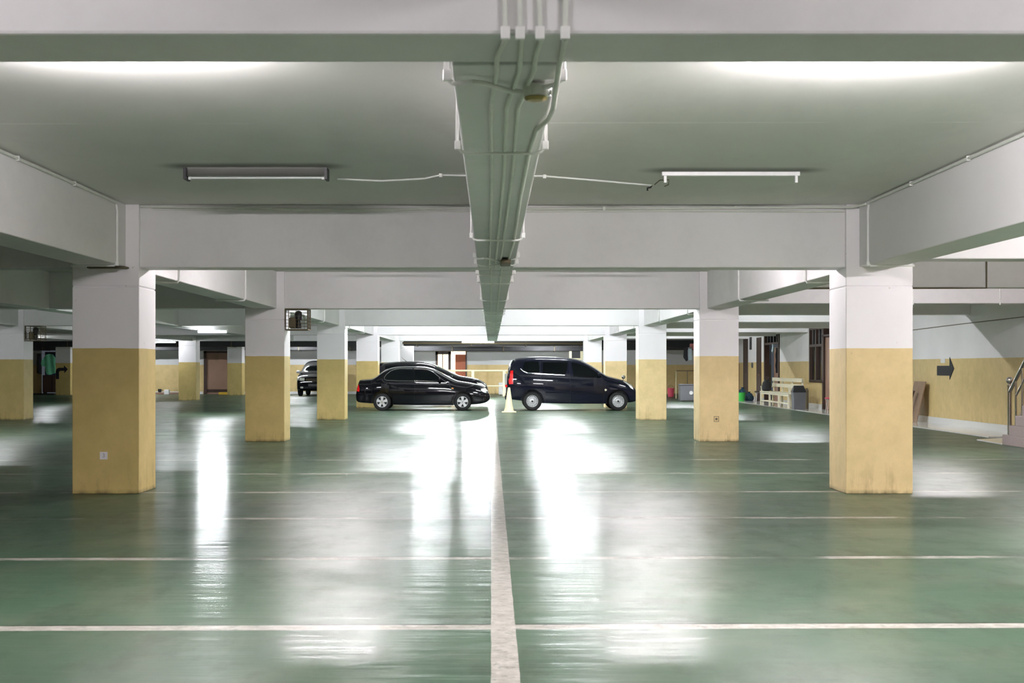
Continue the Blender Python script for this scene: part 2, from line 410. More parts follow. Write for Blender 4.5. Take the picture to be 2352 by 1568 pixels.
# ------------------------------------------------------------------ lights
def lamp(x, y, z, label, lit=True, rz=0, reflector=False, tube=True, bright=1.0, group=None, L=1.22, holders_down=.06):
    root = empty('fluorescent_light', (x, y, z), label, 'light', rz, group)
    h = L/2
    if reflector:
        MB().prism([(-.085, -.075), (-.035, -.012), (.035, -.012), (.085, -.075), (.08, -.075), (.03, 0), (-.03, 0), (-.08, -.075)], -h, h, 'x').build('reflector', M['steel'], root)
        for s in (-1, 1): MB().box(s*h-.012, s*h+.012, -.085, .085, -.10, 0).build('end_cap', M['black'], root)
    else:
        MB().box(-h, h, -.025, .025, -.035, 0).build('batten', M['white_metal'], root, bevel=.004)
    for s in (-1, 1): MB().box(s*(h-.03)-.012, s*(h-.03)+.012, -.018, .018, -.035-holders_down, -.03).build('lamp_holder', M['white_metal'], root)
    if tube:
        MB().tube([(-h+.04, 0, -.075), (h-.04, 0, -.075)], .015, 10).build('tube', lit_mat(bright, y > 26) if lit else M['tube_off'], root)
    if z < ZC-.02:
        for s in (-1, 1): MB().tube([(s*h*.7, 0, -.001), (s*h*.7, 0, ZC-z if abs(z-2.392) > .001 else .001)], .005, 6).build('hanger', M['rust'], root)
    return root
LZ = ZC
lamp(-2.04, 11.75, LZ, 'unlit ceiling light with a steel reflector, left of the middle beam', False, reflector=True)
lamp(2.12, 11.95, LZ, 'bare ceiling batten without a tube, right of the middle beam', False, tube=False)
names = ['in the front bay', 'in the second bay', 'in the third bay', 'over the parked cars', 'behind the parked cars']
NEAR = {0: (.56, .80), 1: (.50, .58), 2: (.55, .62), 3: (.7, .7), 4: (.75, .75)}
for n in range(5):
    for q, (sg_, sd) in enumerate(((-1, 'left'), (1, 'right'))):
        lamp(.05+sg_*2.03, (6.78 if n == 1 else 6.55 if n else 7.18)+BAY*n, LZ, 'lit tube light %s, near side, %s of the middle beam' % (names[n], sd), bright=NEAR[n][q])
for n, ss in ((1, (-1, 1)), (2, (-1, 1)), (3, (-1, 1)), (4, (-1, 1))):  # the dim second-bay pair is added fill for the next beam and columns
    for sg_ in ss: lamp(.05+sg_*1.93, 11.85+BAY*n, LZ, 'lit tube light %s, far side, %s of the middle beam' % (names[n], 'right' if sg_ > 0 else 'left'), bright={1: .06, 2: .10 if sg_ < 0 else .38}.get(n, .45))
rn = ['beside the nearest right column', 'over the right wall with the arrow', 'over the long cream bench', 'by the clothes on the right', 'at the far right corner']
for n in range(5): lamp(7.2, 10.75+BAY*n, LZ, 'lit tube light in the right aisle, %s' % rn[n], bright=(.9, .45, .5, .6, .6)[n])
lamp(7.0, 8.9, LZ, 'lit tube light in the right aisle, outside the frame', bright=1.8)
lamp(7.0, 16.0, LZ, 'added fill tube light in the right aisle just behind the first cross beam', bright=.13)  # unseen lamp added to brighten the mid beam face
lamp(-7.75, 37.5, 2.392, 'glowing tube light fixed under the left aisle beam', rz=.35, bright=.8, L=.85)
lamp(-12.95, 53.6, 2.40, 'lit tube light above the far left aisle', L=.9, bright=.12)
lamp(-10.2, 26.4, LZ, 'added fill tube light in the left aisle, out of sight before the third cross beam', bright=.40)  # this and the next two: unseen lamps added for the left edge column
lamp(-14.5, 26.4, LZ, 'added fill tube light in the outer left aisle before the third cross beam', bright=.35)
lamp(-6.2, 26.6, LZ, 'added fill tube light in the left aisle close to the third left column', bright=.2)
lamp(-16.2, 48, LZ, 'lit tube light in the outer left aisle, out of sight behind beams', bright=.5)
lamp(-7.0, 48.5, LZ, 'lit tube light in the left aisle behind the lone column', bright=.4)
lamp(-.55, 56.8, 2.46, 'dazzling tube light under the far ceiling above the sedans', bright=1.3, L=1.4)
for x_, lab in ((-17, 'over the far left wall'), (-9.5, 'over the far wall behind the dark car'), (-3.4, 'over the lit far doorway'), (2.6, 'over the far wall behind the people carrier')):
    lamp(x_, 64.6, 2.62, 'added fill light hanging between the far ducts, %s' % lab, bright=.42)  # lamps added out of sight behind the ducts to brighten the far wall
lamp(-9.5, 58.5, LZ, 'lit tube light over the black car parked at the far left', bright=.4)
lamp(-2.0, 1.9, LZ, 'lit tube light behind the camera, left', bright=.22); lamp(2.1, 1.9, LZ, 'lit tube light behind the camera, right', bright=.22)

# ------------------------------------------------------------------ conduits
def conduit(pts, label, r=.011, mat='conduit', clips=(), cat='conduit', group=None):
    o = MB().tube(pts, r).build('conduit', M[mat]); tag(o, label, cat, group)
    for p in clips:
        MB().box(p[0]-.015, p[0]+.015, p[1]-.014, p[1]+.014, p[2]-.021, p[2]+.021).build('clip', M['conduit_white'], o, bevel=.004)
    return o
zb = 2.392-.013
YB = beam_y(0)
# four runs that drop down the front beam, pass under it and follow the middle beam
runs = [(.045, .020, 0.0, 'leftmost'), (.092, .10, .062, 'second'), (.155, .150, .108, 'third')]
for i, (xa, xb, xc, nm) in enumerate(runs):
    pts = [(xa-.01, YB-.014, ZC), (xa, YB-.014, 2.42), (xa+.005, YB-.012, ZB-.012), (xb, YB+.25, ZB-.013), (xb, YB+.42, zb), (xc, YB+1.1, zb), (xc+.006, YB+3, zb), (xc-.004, YB+6, zb), (xc-.02, YB+9.9, zb)]
    conduit(pts, '%s of the grey conduits running along under the middle beam' % nm, .009, clips=[(xa, YB-.014, ZB)])
pts = [(.245, YB-.014, ZC), (.235, YB-.014, 2.42), (.236, YB-.012, ZB-.014), (.235, YB+.35, ZB-.02), (.236, YB+.55, zb-.02), (.238, YB+.75, zb-.02), (.245, YB+1.0, zb-.02), (.235, YB+1.25, zb-.02), (.20, YB+1.6, zb), (.185, YB+2.2, zb), (.18, YB+4, zb), (.19, YB+7, zb), (.17, YB+8.6, zb), (.19, YB+9.9, zb)]
conduit(pts, 'rightmost conduit that swings out past the junction box under the middle beam', .010, clips=[(.235, YB-.014, ZB)])
# cables wrapped across the underside of the middle beam
def wrap(y, sag, label, n=9, xa=-.16, xb=.26, drop=.35, r=.008):
    pts = [(xa, y, 2.392+drop), (xa-.003, y, 2.40), (xa+.02, y, zb-.004)]
    for i in range(1, n): 
        t = i/n; pts.append((xa+(xb-xa)*t, y - sag*math.sin(PI*t)*math.sin(2*PI*t+.6), zb-.012))
    pts += [(xb-.02, y, zb-.004), (xb+.003, y, 2.40), (xb, y, 2.392+drop)]
    conduit(pts, label, r, 'conduit_white', clips=[(xa, y, 2.405), (xb, y, 2.405)])
wrap(4.92, .12, 'sagging cable crossing under the middle beam beside the junction box', r=.010)
wrap(6.47, .0, 'second cable strapped straight across under the middle beam')
wrap(10.9, .0, 'third cable strapped across under the middle beam before the second cross beam')
wrap(12.85, .25, 'wavy cable across the middle beam just before the second cross beam', drop=.05)
wrap(13.6, -.2, 'wavy cable hugging the second cross beam at the middle beam', drop=.05)
for n in (1, 2, 3):
    y = 4.92+BAY*n
    nm = ['', 'second', 'third', 'fourth'][n]
    wrap(y+.15, .1, 'cable across the middle beam just past the %s cross beam' % nm)
    wrap(y+1.6, .0, 'cable across the middle beam in the bay after the %s cross beam' % nm)
    wrap(y+5.9, .1, 'cable across the middle beam near the end of the bay after the %s cross beam' % nm)
    for j, xx in enumerate((0.0, .11)):
        conduit([(xx, beam_y(n)-.014, ZB+.1), (xx, beam_y(n)-.012, ZB-.012), (xx, beam_y(n)+.5, zb), (xx, beam_y(n)+9.9, zb)], 'conduit along the %s side of the middle beam past the %s cross beam' % (['left', 'right'][j], nm), .011,
                'conduit', clips=[(xx, beam_y(n)-.014, ZB+.02)])
    for j, xx in enumerate((-.10, .19)):
        MB().box(xx-.02, xx+.02, beam_y(n)-.03, beam_y(n)+.01, ZB-.015, ZB+.02)
# round junction box
jb = empty('junction_box', (.165, 4.98, zb+.003), 'round junction box with brass cover under the middle beam near the top of the frame', 'junction box')
MB().lathe([(.046, 0), (.048, -.006), (.046, -.040), (.042, -.044)], n=20).build('box_body', M['conduit'], jb)
MB().lathe([(.040, -.044), (.046, -.047), (.036, -.058), (.01, -.062)], n=9).build('cover', M['brass'], jb)
MB().lathe([(.0105, 0), (.0105, -.035)], (.047, 0, -.005), n=10).build('screw', M['chrome'], jb)
jb2 = empty('junction_box', (.14, 13.1, zb), 'small grey junction box under the middle beam just before the second cross beam', 'junction box')
MB().box(-.05, .05, -.2, .2, -.045, 0).build('box_body', M['rust'], jb2, bevel=.01)

# conduits on the ceiling to the lamps
conduit([(-1.40, 12.30, ZC-.012), (-1.0, 12.3, ZC-.03), (-.6, 12.15, ZC-.03), (-.45, 12.05, ZC-.012), (-.14, 12.1, ZC-.012)], 'white ceiling cable from the unlit reflector light to the middle beam', .008, 'conduit_white', clips=[(-.45, 12.05, ZC-.012)])
conduit([(.24, 12.1, ZC-.012), (.48, 12.12, ZC-.012), (.9, 12.3, ZC-.02), (1.50, 12.60, ZC-.03)], 'white ceiling cable from the middle beam towards the tubeless batten', .008, 'conduit_white', clips=[(.48, 12.12, ZC-.012)])
o = MB().tube([(1.50, 12.6, ZC-.03), (1.49, 12.6, ZC-.05), (1.46, 12.6, ZC-.055), (1.46, 12.6, ZC-.08)], .009).build('cable_end', M['black']); tag(o, 'loose black cable end dangling beside the tubeless batten', 'cable')
o = MB().tube([(1.52, 12.55, ZC-.03), (1.55, 12.4, ZC-.01), (1.62, 12.3, ZC-.02), (1.63, 12.4, ZC-.05), (1.6, 12.45, ZC-.06)], .004).build('loose_wire', M['rust']); tag(o, 'thin loose wire curling under the left end of the tubeless batten', 'cable')
yb = beam_y(1)-.015
conduit([(-3.72, yb-.04, 3.045), (-2.8, yb, 3.035), (-1.6, yb, 3.01), (-.14, yb, 3.035)], 'upper conduit along the top of the second cross beam, left of the middle beam', .012)
conduit([(-3.6, yb, 3.02), (-1.2, yb, 3.0), (-.14, yb, 3.0)], 'lower conduit along the top of the second cross beam, left of the middle beam', .009)
conduit([(.24, yb, 3.025), (2, yb, 3.03), (3.6, yb-.04, 3.04), (3.8, yb-.1, 3.03), (3.9, yb-.3, 3.04)], 'upper conduit along the top of the second cross beam, right of the middle beam', .013, clips=[(1.2, yb, 3.027), (2.6, yb, 3.035)])
conduit([(.24, yb, 2.99), (.8, yb, 3.0), (2, yb, 3.0), (3.75, yb-.02, 2.995)], 'lower conduit along the top of the second cross beam, right of the middle beam', .009)
for s, sd in ((-1, 'left'), (1, 'right')):
    xf = (-4.09+.215 if s < 0 else 4.12-.215)
    xo = xf - s*.016
    conduit([(xo, 5.0, 3.035), (xo, 8, 3.045), (xo, 13.85, 3.04)], 'long conduit along the top of the %s column-line beam' % sd, .014, clips=[(xo, 9.5, 3.044), (xo, 11, 3.043), (xo, 12.5, 3.042)])
    conduit([(xo, 13.9, 3.02), (xo, 13.93, 2.95), (xo, 13.93, 2.42), (xo+s*.03, 13.93, ZB-.012), (xo+s*.48, 13.93, ZB-.012)], 'conduit dropping down the %s beam face beside the nearest %s column' % (sd, sd), .011, 'conduit_white', clips=[(xo, 13.93, 2.41)])
    for n in (1, 2, 3):
        for j, yy in enumerate((16.7, 21.2)):
            y = yy + BAY*(n-1)
            conduit([(xo, y, 3.03), (xo, y, 2.42), (xo+s*.02, y, ZB-.01), (xo+s*.47, y, ZB-.01)], 'vertical conduit on the %s beam face, %s in the bay behind the %s %s column' % (sd, ['first', 'second'][j], ['', 'nearest', 'second', 'third'][n], sd), .016, 'conduit_white')
# timber offcut under the left beam at the nearest left column
o = MB().box(-4.26, -3.84, 14.22, 14.32, 2.385, 2.403).build('timber_offcut', M['rust'], bevel=.003); tag(o, 'thin timber plate under the beam end at the nearest left column', 'timber')
# right wall wiring
conduit([(WX-.012, 33.6, 2.26), (WX-.012, 30, 2.3), (WX-.012, 26.3, 2.33)], 'thin dark cable slanting along the right wall above the arrow', .008, 'rust')
conduit([(4.5, 19.34, 2.47), (6.6, 19.34, 2.475), (7.1, 19.34, 2.475), (7.1, 19.34, 3.0)], 'dark conduit along the lower edge of the mid beam in the right aisle', .012, 'rust')
for x, lab in ((7.63, 'white conduit on the far cross beam behind the nearest right column'), (9.2, 'white conduit on the cross beam near the right wall')):
    conduit([(x, beam_y(2)-.02, 3.0), (x, beam_y(2)-.02, 2.47)], lab, .014, 'conduit_white')

# ------------------------------------------------------------------ signs and marks
def arrow_head_poly(): pass
# straight arrow on the right wall (points towards the stairs)
sg = MB().prism([(31.6, 1.375), (30.74, 1.375), (30.74, 1.57), (30.45, 1.31), (30.74, 1.06), (30.74, 1.15), (31.6, 1.15)][0:7], WX-.012, WX-.001, 'x').build('arrow_sign', M['black_paint'])
tag(sg, 'black block arrow on the right wall pointing towards the stairs', 'sign')
o = MB().box(WX-.01, WX, 31.05, 31.35, 1.44, 1.535).build('wall_notice', M['sticker'], bevel=.002); tag(o, 'small pale notice on the right wall just above the black arrow', 'notice')
# turning arrow on the far left column
y0 = col_y(6)-.008; xa = -20.86; s = 1/47.9
def q(px, py): return ((px-VX)*col_y(6)/F, EYE-(py-VY)*col_y(6)/F)
def crop(cx, cy): return q(60+cx/8.708, 740+cy/8.708)
pts = [(595,1135),(595,985),(605,945),(630,918),(665,908),(757,908),(757,860),(835,938),(765,1018),(765,970),(690,970),(668,978),(658,1000),(658,1135)]
sg = MB().prism([crop(*p) for p in pts], y0, y0+.008, 'y').build('turn_arrow_sign', M['black_paint']); tag(sg, 'black arrow bending to the right on the far left column', 'sign')
# number sticker on the nearest left column
def qd(px, py, D): return ((px-VX)*D/F, EYE-(py-VY)*D/F)
D = col_y(1)
x0, z0 = qd(229.5, 1054.5, D); x1, z1 = qd(247, 1037.5, D)
st = empty('number_sticker', ((x0+x1)/2, D-.001, (z0+z1)/2), 'small white square sticker low on the nearest left column', 'sticker')
hw = (x1-x0)/2; MB().box(-hw, hw, -.003, 0, -hw, hw).build('backing', M['sticker'], st, bevel=.001)
fc = bpy.data.curves.new('digit_curve', 'FONT'); fc.body = '3'; fc.size = .062; fc.align_x = 'CENTER'; fc.align_y = 'CENTER'; fc.extrude = .0006
fo = bpy.data.objects.new('digit_curve', fc); COL.objects.link(fo); dg = bpy.context.evaluated_depsgraph_get(); fm = bpy.data.meshes.new_from_object(fo.evaluated_get(dg)); bpy.data.objects.remove(fo)
fo = bpy.data.objects.new('digit', fm); COL.objects.link(fo); fo.parent = st; fo.location = (0, -.004, 0); fo.rotation_euler = (PI/2, 0, 0); fm.materials.clear(); fm.materials.append(M['sticker_ink'])
D = col_y(2); x, z = qd(1645.5, 962, D)
m = MB(); m.box(x-.045, x+.045, D-.003, D, z-.05, z-.042).box(x-.045, x+.045, D-.003, D, z+.042, z+.05).box(x-.045, x-.037, D-.003, D, z-.05, z+.05).box(x+.037, x+.045, D-.003, D, z-.05, z+.05).box(x-.02, x+.02, D-.003, D, z-.02, z+.02)
o = m.build('stencil_mark', M['rust']); tag(o, 'small faded square stencil low on the second right column', 'mark')

# ------------------------------------------------------------------ wire cages on the columns
def cage(x, y, z, label):
    root = empty('wire_cage', (x, y, z), label, 'cage')
    W, Dp, H = .40, .40, .375
    fr = MB()
    for a in (0, W):
        for b in (0, Dp): fr.tube([(a, b, 0), (a, b, H)], .009, 6)
    for zz in (0, H):
        fr.tube([(0, 0, zz), (W, 0, zz), (W, Dp, zz), (0, Dp, zz)], .009, 6, closed=True)
    fr.build('frame', M['rust'], root)
    g = MB()
    for i in range(1, 7): g.tube([(W*i/7, 0, 0), (W*i/7, 0, .21)], .0035, 5); g.tube([(W, Dp*i/7, 0), (W, Dp*i/7, H)], .0035, 5)
    for zz in (.06, .12, .18, .25, .31): g.tube([(0, 0, zz), (W, 0, zz)], .004, 5); g.tube([(W, 0, zz), (W, Dp, zz)], .004, 5); g.tube([(0, Dp, zz), (W, Dp, zz)], .004, 5)
    for i in range(1, 6): g.tube([(0, Dp*i/6, .008), (W, Dp*i/6, .008)], .0035, 5)
    g.build('mesh_grille', M['rust'], root)
    MB().box(.03, W-.02, .02, Dp-.02, 0, .012).build('floor_plate', M['rust'], root)
    MB().box(-.03, 0, .02, .09, .05, H).build('bracket', M['rust'], root)
    p = empty('security_camera', (x+.21, y+.2, z+.03), label.replace('rusty wire cage', 'black lamp head inside the rusty cage'), 'lamp')
    MB().lathe([(.05, 0), (.055, .08), (.04, .14), (.07, .16), (.075, .26), (.055, .30), (.02, .32)], n=18).build('head', M['black'], p)
    MB().box(-.16, -.04, -.1, .1, .0, .20).build('ballast_box', M['rust'], p, bevel=.02)
    MB().tube([(.05, 0, .25), (.10, 0, .24), (.15, 0, .18), (.16, .05, .08)], .012).build('cable', M['conduit'], p)
    return root
cage(-3.72, col_y(2)+.03, 2.02, 'rusty wire cage mounted high on the second left column')
cage(-11.91, col_y(3)+.05, 2.02, 'rusty wire cage mounted on the stained left edge column')


# ------------------------------------------------------------------ cars
def interp(pts, x):
    if x <= pts[0][0]: return pts[0][1]
    for (a, b), (c, d) in zip(pts, pts[1:]):
        if x <= c: return b + (d-b)*((x-a)/(c-a) if c > a else 1)
    return pts[-1][1]
def smooth_profile(pts, n=3):
    for _ in range(n):
        q = [pts[0]]
        for a, b in zip(pts, pts[1:]): q += [(a[0]*.75+b[0]*.25, a[1]*.75+b[1]*.25), (a[0]*.25+b[0]*.75, a[1]*.25+b[1]*.75)]
        pts = q + [pts[-1]]
    return pts
class Car:
    """local x runs from tail to nose, y across (the near side is -y), z up"""
    def __init__(c, name, label, loc, rz, L, W, top, bot, belt, wheels, R, paint, tumble=.20, plan=(.80, .86)):
        c.root = empty(name, loc, label, 'car', rz); c.L, c.W = L, W
        c.top = smooth_profile(top, 3); c.bot = smooth_profile(bot, 2); c.belt = belt; c.wheels = wheels; c.R = R
        c.tumble = tumble; c.plan = plan; c.paint = paint; c.body()
    def half(c, x, z):
        t = 2*x/c.L - 1
        e = abs(t)
        base = c.plan[0] if t < 0 else c.plan[1]
        pl = base + (1-base)*(1-max(0, (e-.45)/.55)**2.6)**(1/1.7) if e < 1 else base
        hb = interp(c.belt, x)
        if z < hb:
            v = z/hb; f = .93 + .07*math.sin(min(1, v/.62)*PI/2) - .035*max(0, (v-.62)/.38)**1.5
        else: f = .965 - c.tumble*((z-hb)/.45)
        return c.W/2*pl*f
    def side(c, x, z, off=0.0):
        zt = interp(c.top, x); r = min(.16, .35*(zt-.3))
        y = c.half(x, min(z, zt))
        a = (z-(zt-r))/r
        if a > 0: y = c.half(x, zt-r)*(1-min(a, .999)**2.6)**(1/2.6)*.35 + y*.65 if a < .6 else y*(1-min(a, .999)**3.2)**(1/3.2)
        return y + off
    def section(c, x):
        zt, zb = interp(c.top, x), interp(c.bot, x); zt = max(zt, zb+.05)
        r = min(.16, .35*(zt-.3)) if zt > .5 else .4*(zt-zb)
        pts = [(0, zb)]
        yb = c.half(x, zb)
        pts += [(yb*.8, zb), (yb*.97, zb+.012), (yb, zb+.05)]
        hb = min(interp(c.belt, x), zt-r)
        n1 = 12
        for i in range(1, n1+1):
            z = zb+.05 + (zt-r-zb-.05)*i/n1; pts.append((c.half(x, z), z))
        yr = c.half(x, zt-r)
        sl = (c.half(x, zt-r) - c.half(x, zt))
        for i in range(1, 11):
            a = PI/2*i/10; ca, sa = max(0, math.cos(a))**.62, math.sin(a)**.75
            pts.append(((yr-sl*(1-ca))*ca if False else yr*ca, zt-r+r*sa))
        return pts
    def body(c):
        xs = []; x = 0
        ends = [0, .008, .02, .04, .07, .10, .14, .19, .25]
        xs = ends + [.25+(c.L-.5)*i/70 for i in range(1, 70)] + [c.L-e for e in reversed(ends)]
        vs = []; fs = []
        S = [c.section(x) for x in xs]; n = len(S[0]); ring = 2*n-2
        for x, sc in zip(xs, S):
            for y, z in sc: vs.append((x, -y, z))
            for y, z in reversed(sc[1:-1]): vs.append((x, y, z))
        for i in range(len(xs)-1):
            for k in range(ring): fs.append((i*ring+k, i*ring+(k+1) % ring, (i+1)*ring+(k+1) % ring, (i+1)*ring+k))
        fs += [tuple(range(ring-1, -1, -1)), tuple(range((len(xs)-1)*ring, len(xs)*ring))]
        m = MB().add(vs, fs, True)
        b = m.build('body', c.paint, c.root)
        # wheel arches
        cut = MB()
        for wx in c.wheels:
            for sgn in (-1, 1):
                a, bb = sorted((sgn*(c.W/2+.2), sgn*(c.W/2-.34)))
                cut.lathe([(c.R+.062, a), (c.R+.062, bb)], (wx, 0, c.R+.01), 'y', 40)
        co = cut.build('cutter', M['gap'])
        for p in co.data.polygons: p.use_smooth = False
        co.parent = c.root
        bpy.context.view_layer.update()
        md = b.modifiers.new('arch', 'BOOLEAN'); md.object = co; md.solver = 'EXACT'; md.operation = 'DIFFERENCE'
        dg = bpy.context.evaluated_depsgraph_get(); me = bpy.data.meshes.new_from_object(b.evaluated_get(dg))
        b.modifiers.clear(); b.data = me; bpy.data.objects.remove(co)
        if len(me.materials) == 0: me.materials.append(c.paint)
        try: me.set_sharp_from_angle(angle=.6)
        except Exception: pass
        c.b = b
    def panel(c, name, poly, mat, side=-1, off=.004, parent=None, thick=.012):
        """a closed shape on the flank: polygon in x,z wrapped on the body side"""
        bm = bmesh.new(); vs = [bm.verts.new((x, 0, z)) for x, z in poly]; bm.faces.new(vs)
        bmesh.ops.triangulate(bm, faces=bm.faces[:])
        for _ in range(3): 
            bmesh.ops.subdivide_edges(bm, edges=[e for e in bm.edges if e.calc_length() > .06], cuts=1, use_grid_fill=False)
            bmesh.ops.triangulate(bm, faces=bm.faces[:])
        vs = []; idx = {}
        for v in bm.verts: idx[v] = len(vs); vs.append((v.co.x, side*(c.side(v.co.x, v.co.z, off)), v.co.z))
        fs = [tuple(idx[v] for v in f.verts) for f in bm.faces]
        be = [e for e in bm.edges if len(e.link_faces) == 1]
        N = len(vs); vs += [(x, y-side*thick, z) for x, y, z in vs]
        fs += [tuple(i+N for i in reversed(f)) for f in fs]
        for e in be:
            a, b = idx[e.verts[0]], idx[e.verts[1]]; fs.append((a, b, b+N, a+N))
        bm.free()
        return MB().add(vs, fs, True).build(name, mat, parent or c.root)
    def line(c, name, pts, r, mat, side=-1, off=.003, parent=None, closed=False, sub=6):
        P = []
        seq = pts + ([pts[0]] if closed else [])
        for a, b in zip(seq, seq[1:]):
            for i in range(sub): t = i/sub; P.append((a[0]+(b[0]-a[0])*t, a[1]+(b[1]-a[1])*t))
        if not closed: P.append(seq[-1])
        return MB().tube([(x, side*c.side(x, z, off), z) for x, z in P], r, 6, closed=closed).build(name, mat, parent or c.root)
    def screen(c, name, x0, x1, inset0, inset1, mat, off=.006):
        """windscreen or rear screen lying on the top profile between two stations"""
        nx, ny = 14, 12; vs = []; fs = []
        for i in range(nx+1):
            x = x0+(x1-x0)*i/nx; zt = interp(c.top, x); ins = inset0+(inset1-inset0)*i/nx
            r = min(.16, .35*(zt-.3)); yr = c.half(x, zt-r)-ins
            for j in range(ny+1):
                t = -1+2*j/ny; y = yr*t
                q = min(.999, abs(y)/c.half(x, zt-r)); a = math.acos(min(1, q**(1/.62))); z = zt-r+r*math.sin(a)**.75
                vs.append((x, y, z+off))
        for i in range(nx):
            for j in range(ny): a = i*(ny+1)+j; fs.append((a, a+1, a+ny+2, a+ny+1))
        N = len(vs); vs += [(x, y, z-.014) for x, y, z in vs]; F0 = list(fs); fs += [tuple(i+N for i in reversed(f)) for f in F0]
        edge = [j for j in range(ny+1)] + [i*(ny+1)+ny for i in range(1, nx+1)] + [nx*(ny+1)+j for j in range(ny-1, -1, -1)] + [i*(ny+1) for i in range(nx-1, 0, -1)]
        for a, b in zip(edge, edge[1:]+edge[:1]): fs.append((a, b, b+N, a+N))
        return MB().add(vs, fs, True).build(name, mat, c.root)
    def wheel(c, wx, side, kind):
        R = c.R; yo = side*(c.W/2-.045); s = side
        prof = [(R*.62, 0), (R*.80, .004), (R*.93, -.004), (R, -.03), (R, -.17), (R*.9, -.19), (R*.62, -.19)]
        pr = [(r, s*h) for r, h in prof]
        vs = []; fs = []; n = 40
        for r, h in pr:
            for k in range(n): t = 2*PI*k/n; vs.append((r*math.cos(t), h, r*math.sin(t)))
        for i in range(len(pr)):
            j = (i+1) % len(pr)
            for k in range(n): fs.append((i*n+k, i*n+(k+1) % n, j*n+(k+1) % n, j*n+k))
        w = MB().add(vs, fs, True).build('wheel', M['tyre'], c.root, loc=(wx, yo, R))
        # lip
        Rr = R*.655
        m = MB()
        lip = [(Rr, -.002), (Rr-.012, .002), (Rr-.03, -.02), (Rr-.03, -.15), (Rr, -.15)]
        lv = []; lf = []
        for r, h in lip:
            for k in range(n): t = 2*PI*k/n; lv.append((r*math.cos(t), s*h, r*math.sin(t)))
        for i in range(len(lip)):
            j = (i+1) % len(lip)
            for k in range(n): lf.append((i*n+k, i*n+(k+1) % n, j*n+(k+1) % n, j*n+k))
        m.add(lv, lf, True)
        if kind == 'alloy':
            for k in range(5):
                a = PI/2 + 2*PI*k/5
                ca, sa = math.cos(a), math.sin(a)
                quad = [(.02, -.026), (.02, .026), (Rr-.015, .050), (Rr-.015, -.050)]
                P = [(ca*u - sa*v, sa*u + ca*v) for u, v in quad]
                y0, y1 = sorted((s*-.004, s*-.035)); m.prism(P, y0, y1, 'y')
            m.lathe([(.042, s*-.035), (.042, s*-.002), (.036, s*.003)], n=20, axis='y')
        else:
            m.lathe([(Rr*.86, s*-.07), (Rr*.84, s*-.045), (Rr*.74, s*-.030), (Rr*.60, s*-.022), (Rr*.52, s*-.05), (Rr*.34, s*-.034), (Rr*.30, s*-.030)], n=36, axis='y')
        m.build('rim', M['alloy'], w)
        back = MB().lathe([(Rr-.03, s*-.08), (Rr-.03, s*-.09)], n=30, axis='y').build('brake_backing', M['gap'], w)
        if kind == 'alloy':
            MB().lathe([(.018, s*.0), (.018, s*.006)], n=14, axis='y').build('hub_cap', M['chrome'], w)
            for k in range(5):
                a = PI/2+PI/5+2*PI*k/5; MB().lathe([(.007, s*-.001), (.007, s*.005)], (.030*math.cos(a), 0, .030*math.sin(a)), 'y', 8).build('lug_nut', M['gap'], w)
        else:
            MB().lathe([(.030, s*-.02), (.030, s*.004), (.02, s*.008)], n=18, axis='y').build('hub_cap', M['gap'], w)
            for k in range(12):
                a = 2*PI*k/12; MB().lathe([(.010, s*-.028), (.010, s*-.0275+s*.003)], (Rr*.80*math.cos(a), 0, Rr*.80*math.sin(a)), 'y', 8).build('rim_slot', M['gap'], w)
    def finish(c, kind, arch=True):
        for wx in c.wheels:
            for sd in (-1, 1): c.wheel(wx, sd, kind)
        # dark inner floor so daylight does not pass through the arches
    def mirror(c, x, z, sides=(-1, 1), mat=None):
        for sd in sides:
            y = c.side(x, z)
            vs = MB().lathe([(.0, -.11), (.045, -.10), (.062, -.06), (.066, 0), (.060, .05), (.035, .07), (0.01, .075)], n=16, axis='y')
            o = vs.build('mirror', mat or c.paint, c.root, loc=(x, sd*(y+.11), z)); o.scale = (.75, 1, 1.1)
    def handle(c, x, z, w=.11, side=-1, mat=None):
        y = c.side(x, z); a, b = sorted((side*(y-.004), side*(y+.022)))
        MB().box(x-w/2, x+w/2, a, b, z-.014, z+.014).build('door_handle', mat or c.paint, c.root, bevel=.008)
def spx(cx, cy, x0=215, g=1197, k=438.): return ((cx-x0)/k, (g-cy)/k)
def P(lst, **kw): return [spx(a, b, **kw) for a, b in lst]

# --- near black sedan
top = P([(215,1000),(216,960),(222,900),(236,840),(252,786),(262,779),(330,772),(425,766),(480,738),(560,672),(640,625),(760,600),(900,594),(1040,594),(1150,600),(1240,622),(1340,672),(1450,735),(1560,788),(1620,800),(1720,812),(1840,838),(1930,868),(1985,905),(2012,940),(2028,990),(2030,1000)])
bot = P([(215,1010),(217,1040),(225,1075),(260,1090),(470,1102),(700,1122),(1540,1128),(1700,1118),(1880,1112),(1980,1090),(2020,1060),(2030,1030)])
belt = P([(215,820),(600,792),(1440,815),(2030,900)])
c = Car('black_sedan', 'glossy black sedan with five-spoke silver wheels, nearest of the parked cars on the left', (-4.18, 42.41, 0), 0, 4.144, 1.68, top, bot, belt, [spx(572, 0)[0], spx(1660, 0)[0]], .272, M['paint'], tumble=.22)
w1 = P([(607,748),(640,702),(690,662),(745,640),(800,632),(975,632),(985,640),(1004,786),(800,786),(640,780),(612,768)])
w2 = P([(1010,634),(1110,636),(1190,646),(1250,676),(1340,745),(1432,812),(1400,816),(1330,800),(1024,788)])
g1 = c.panel('rear_side_window', w1, M['glass']); g2 = c.panel('front_side_window', w2, M['glass'])
c.line('chrome_trim', P([(600,752),(632,705),(684,662),(745,638),(810,628),(975,628)]), .005, M['chrome'], parent=g1)
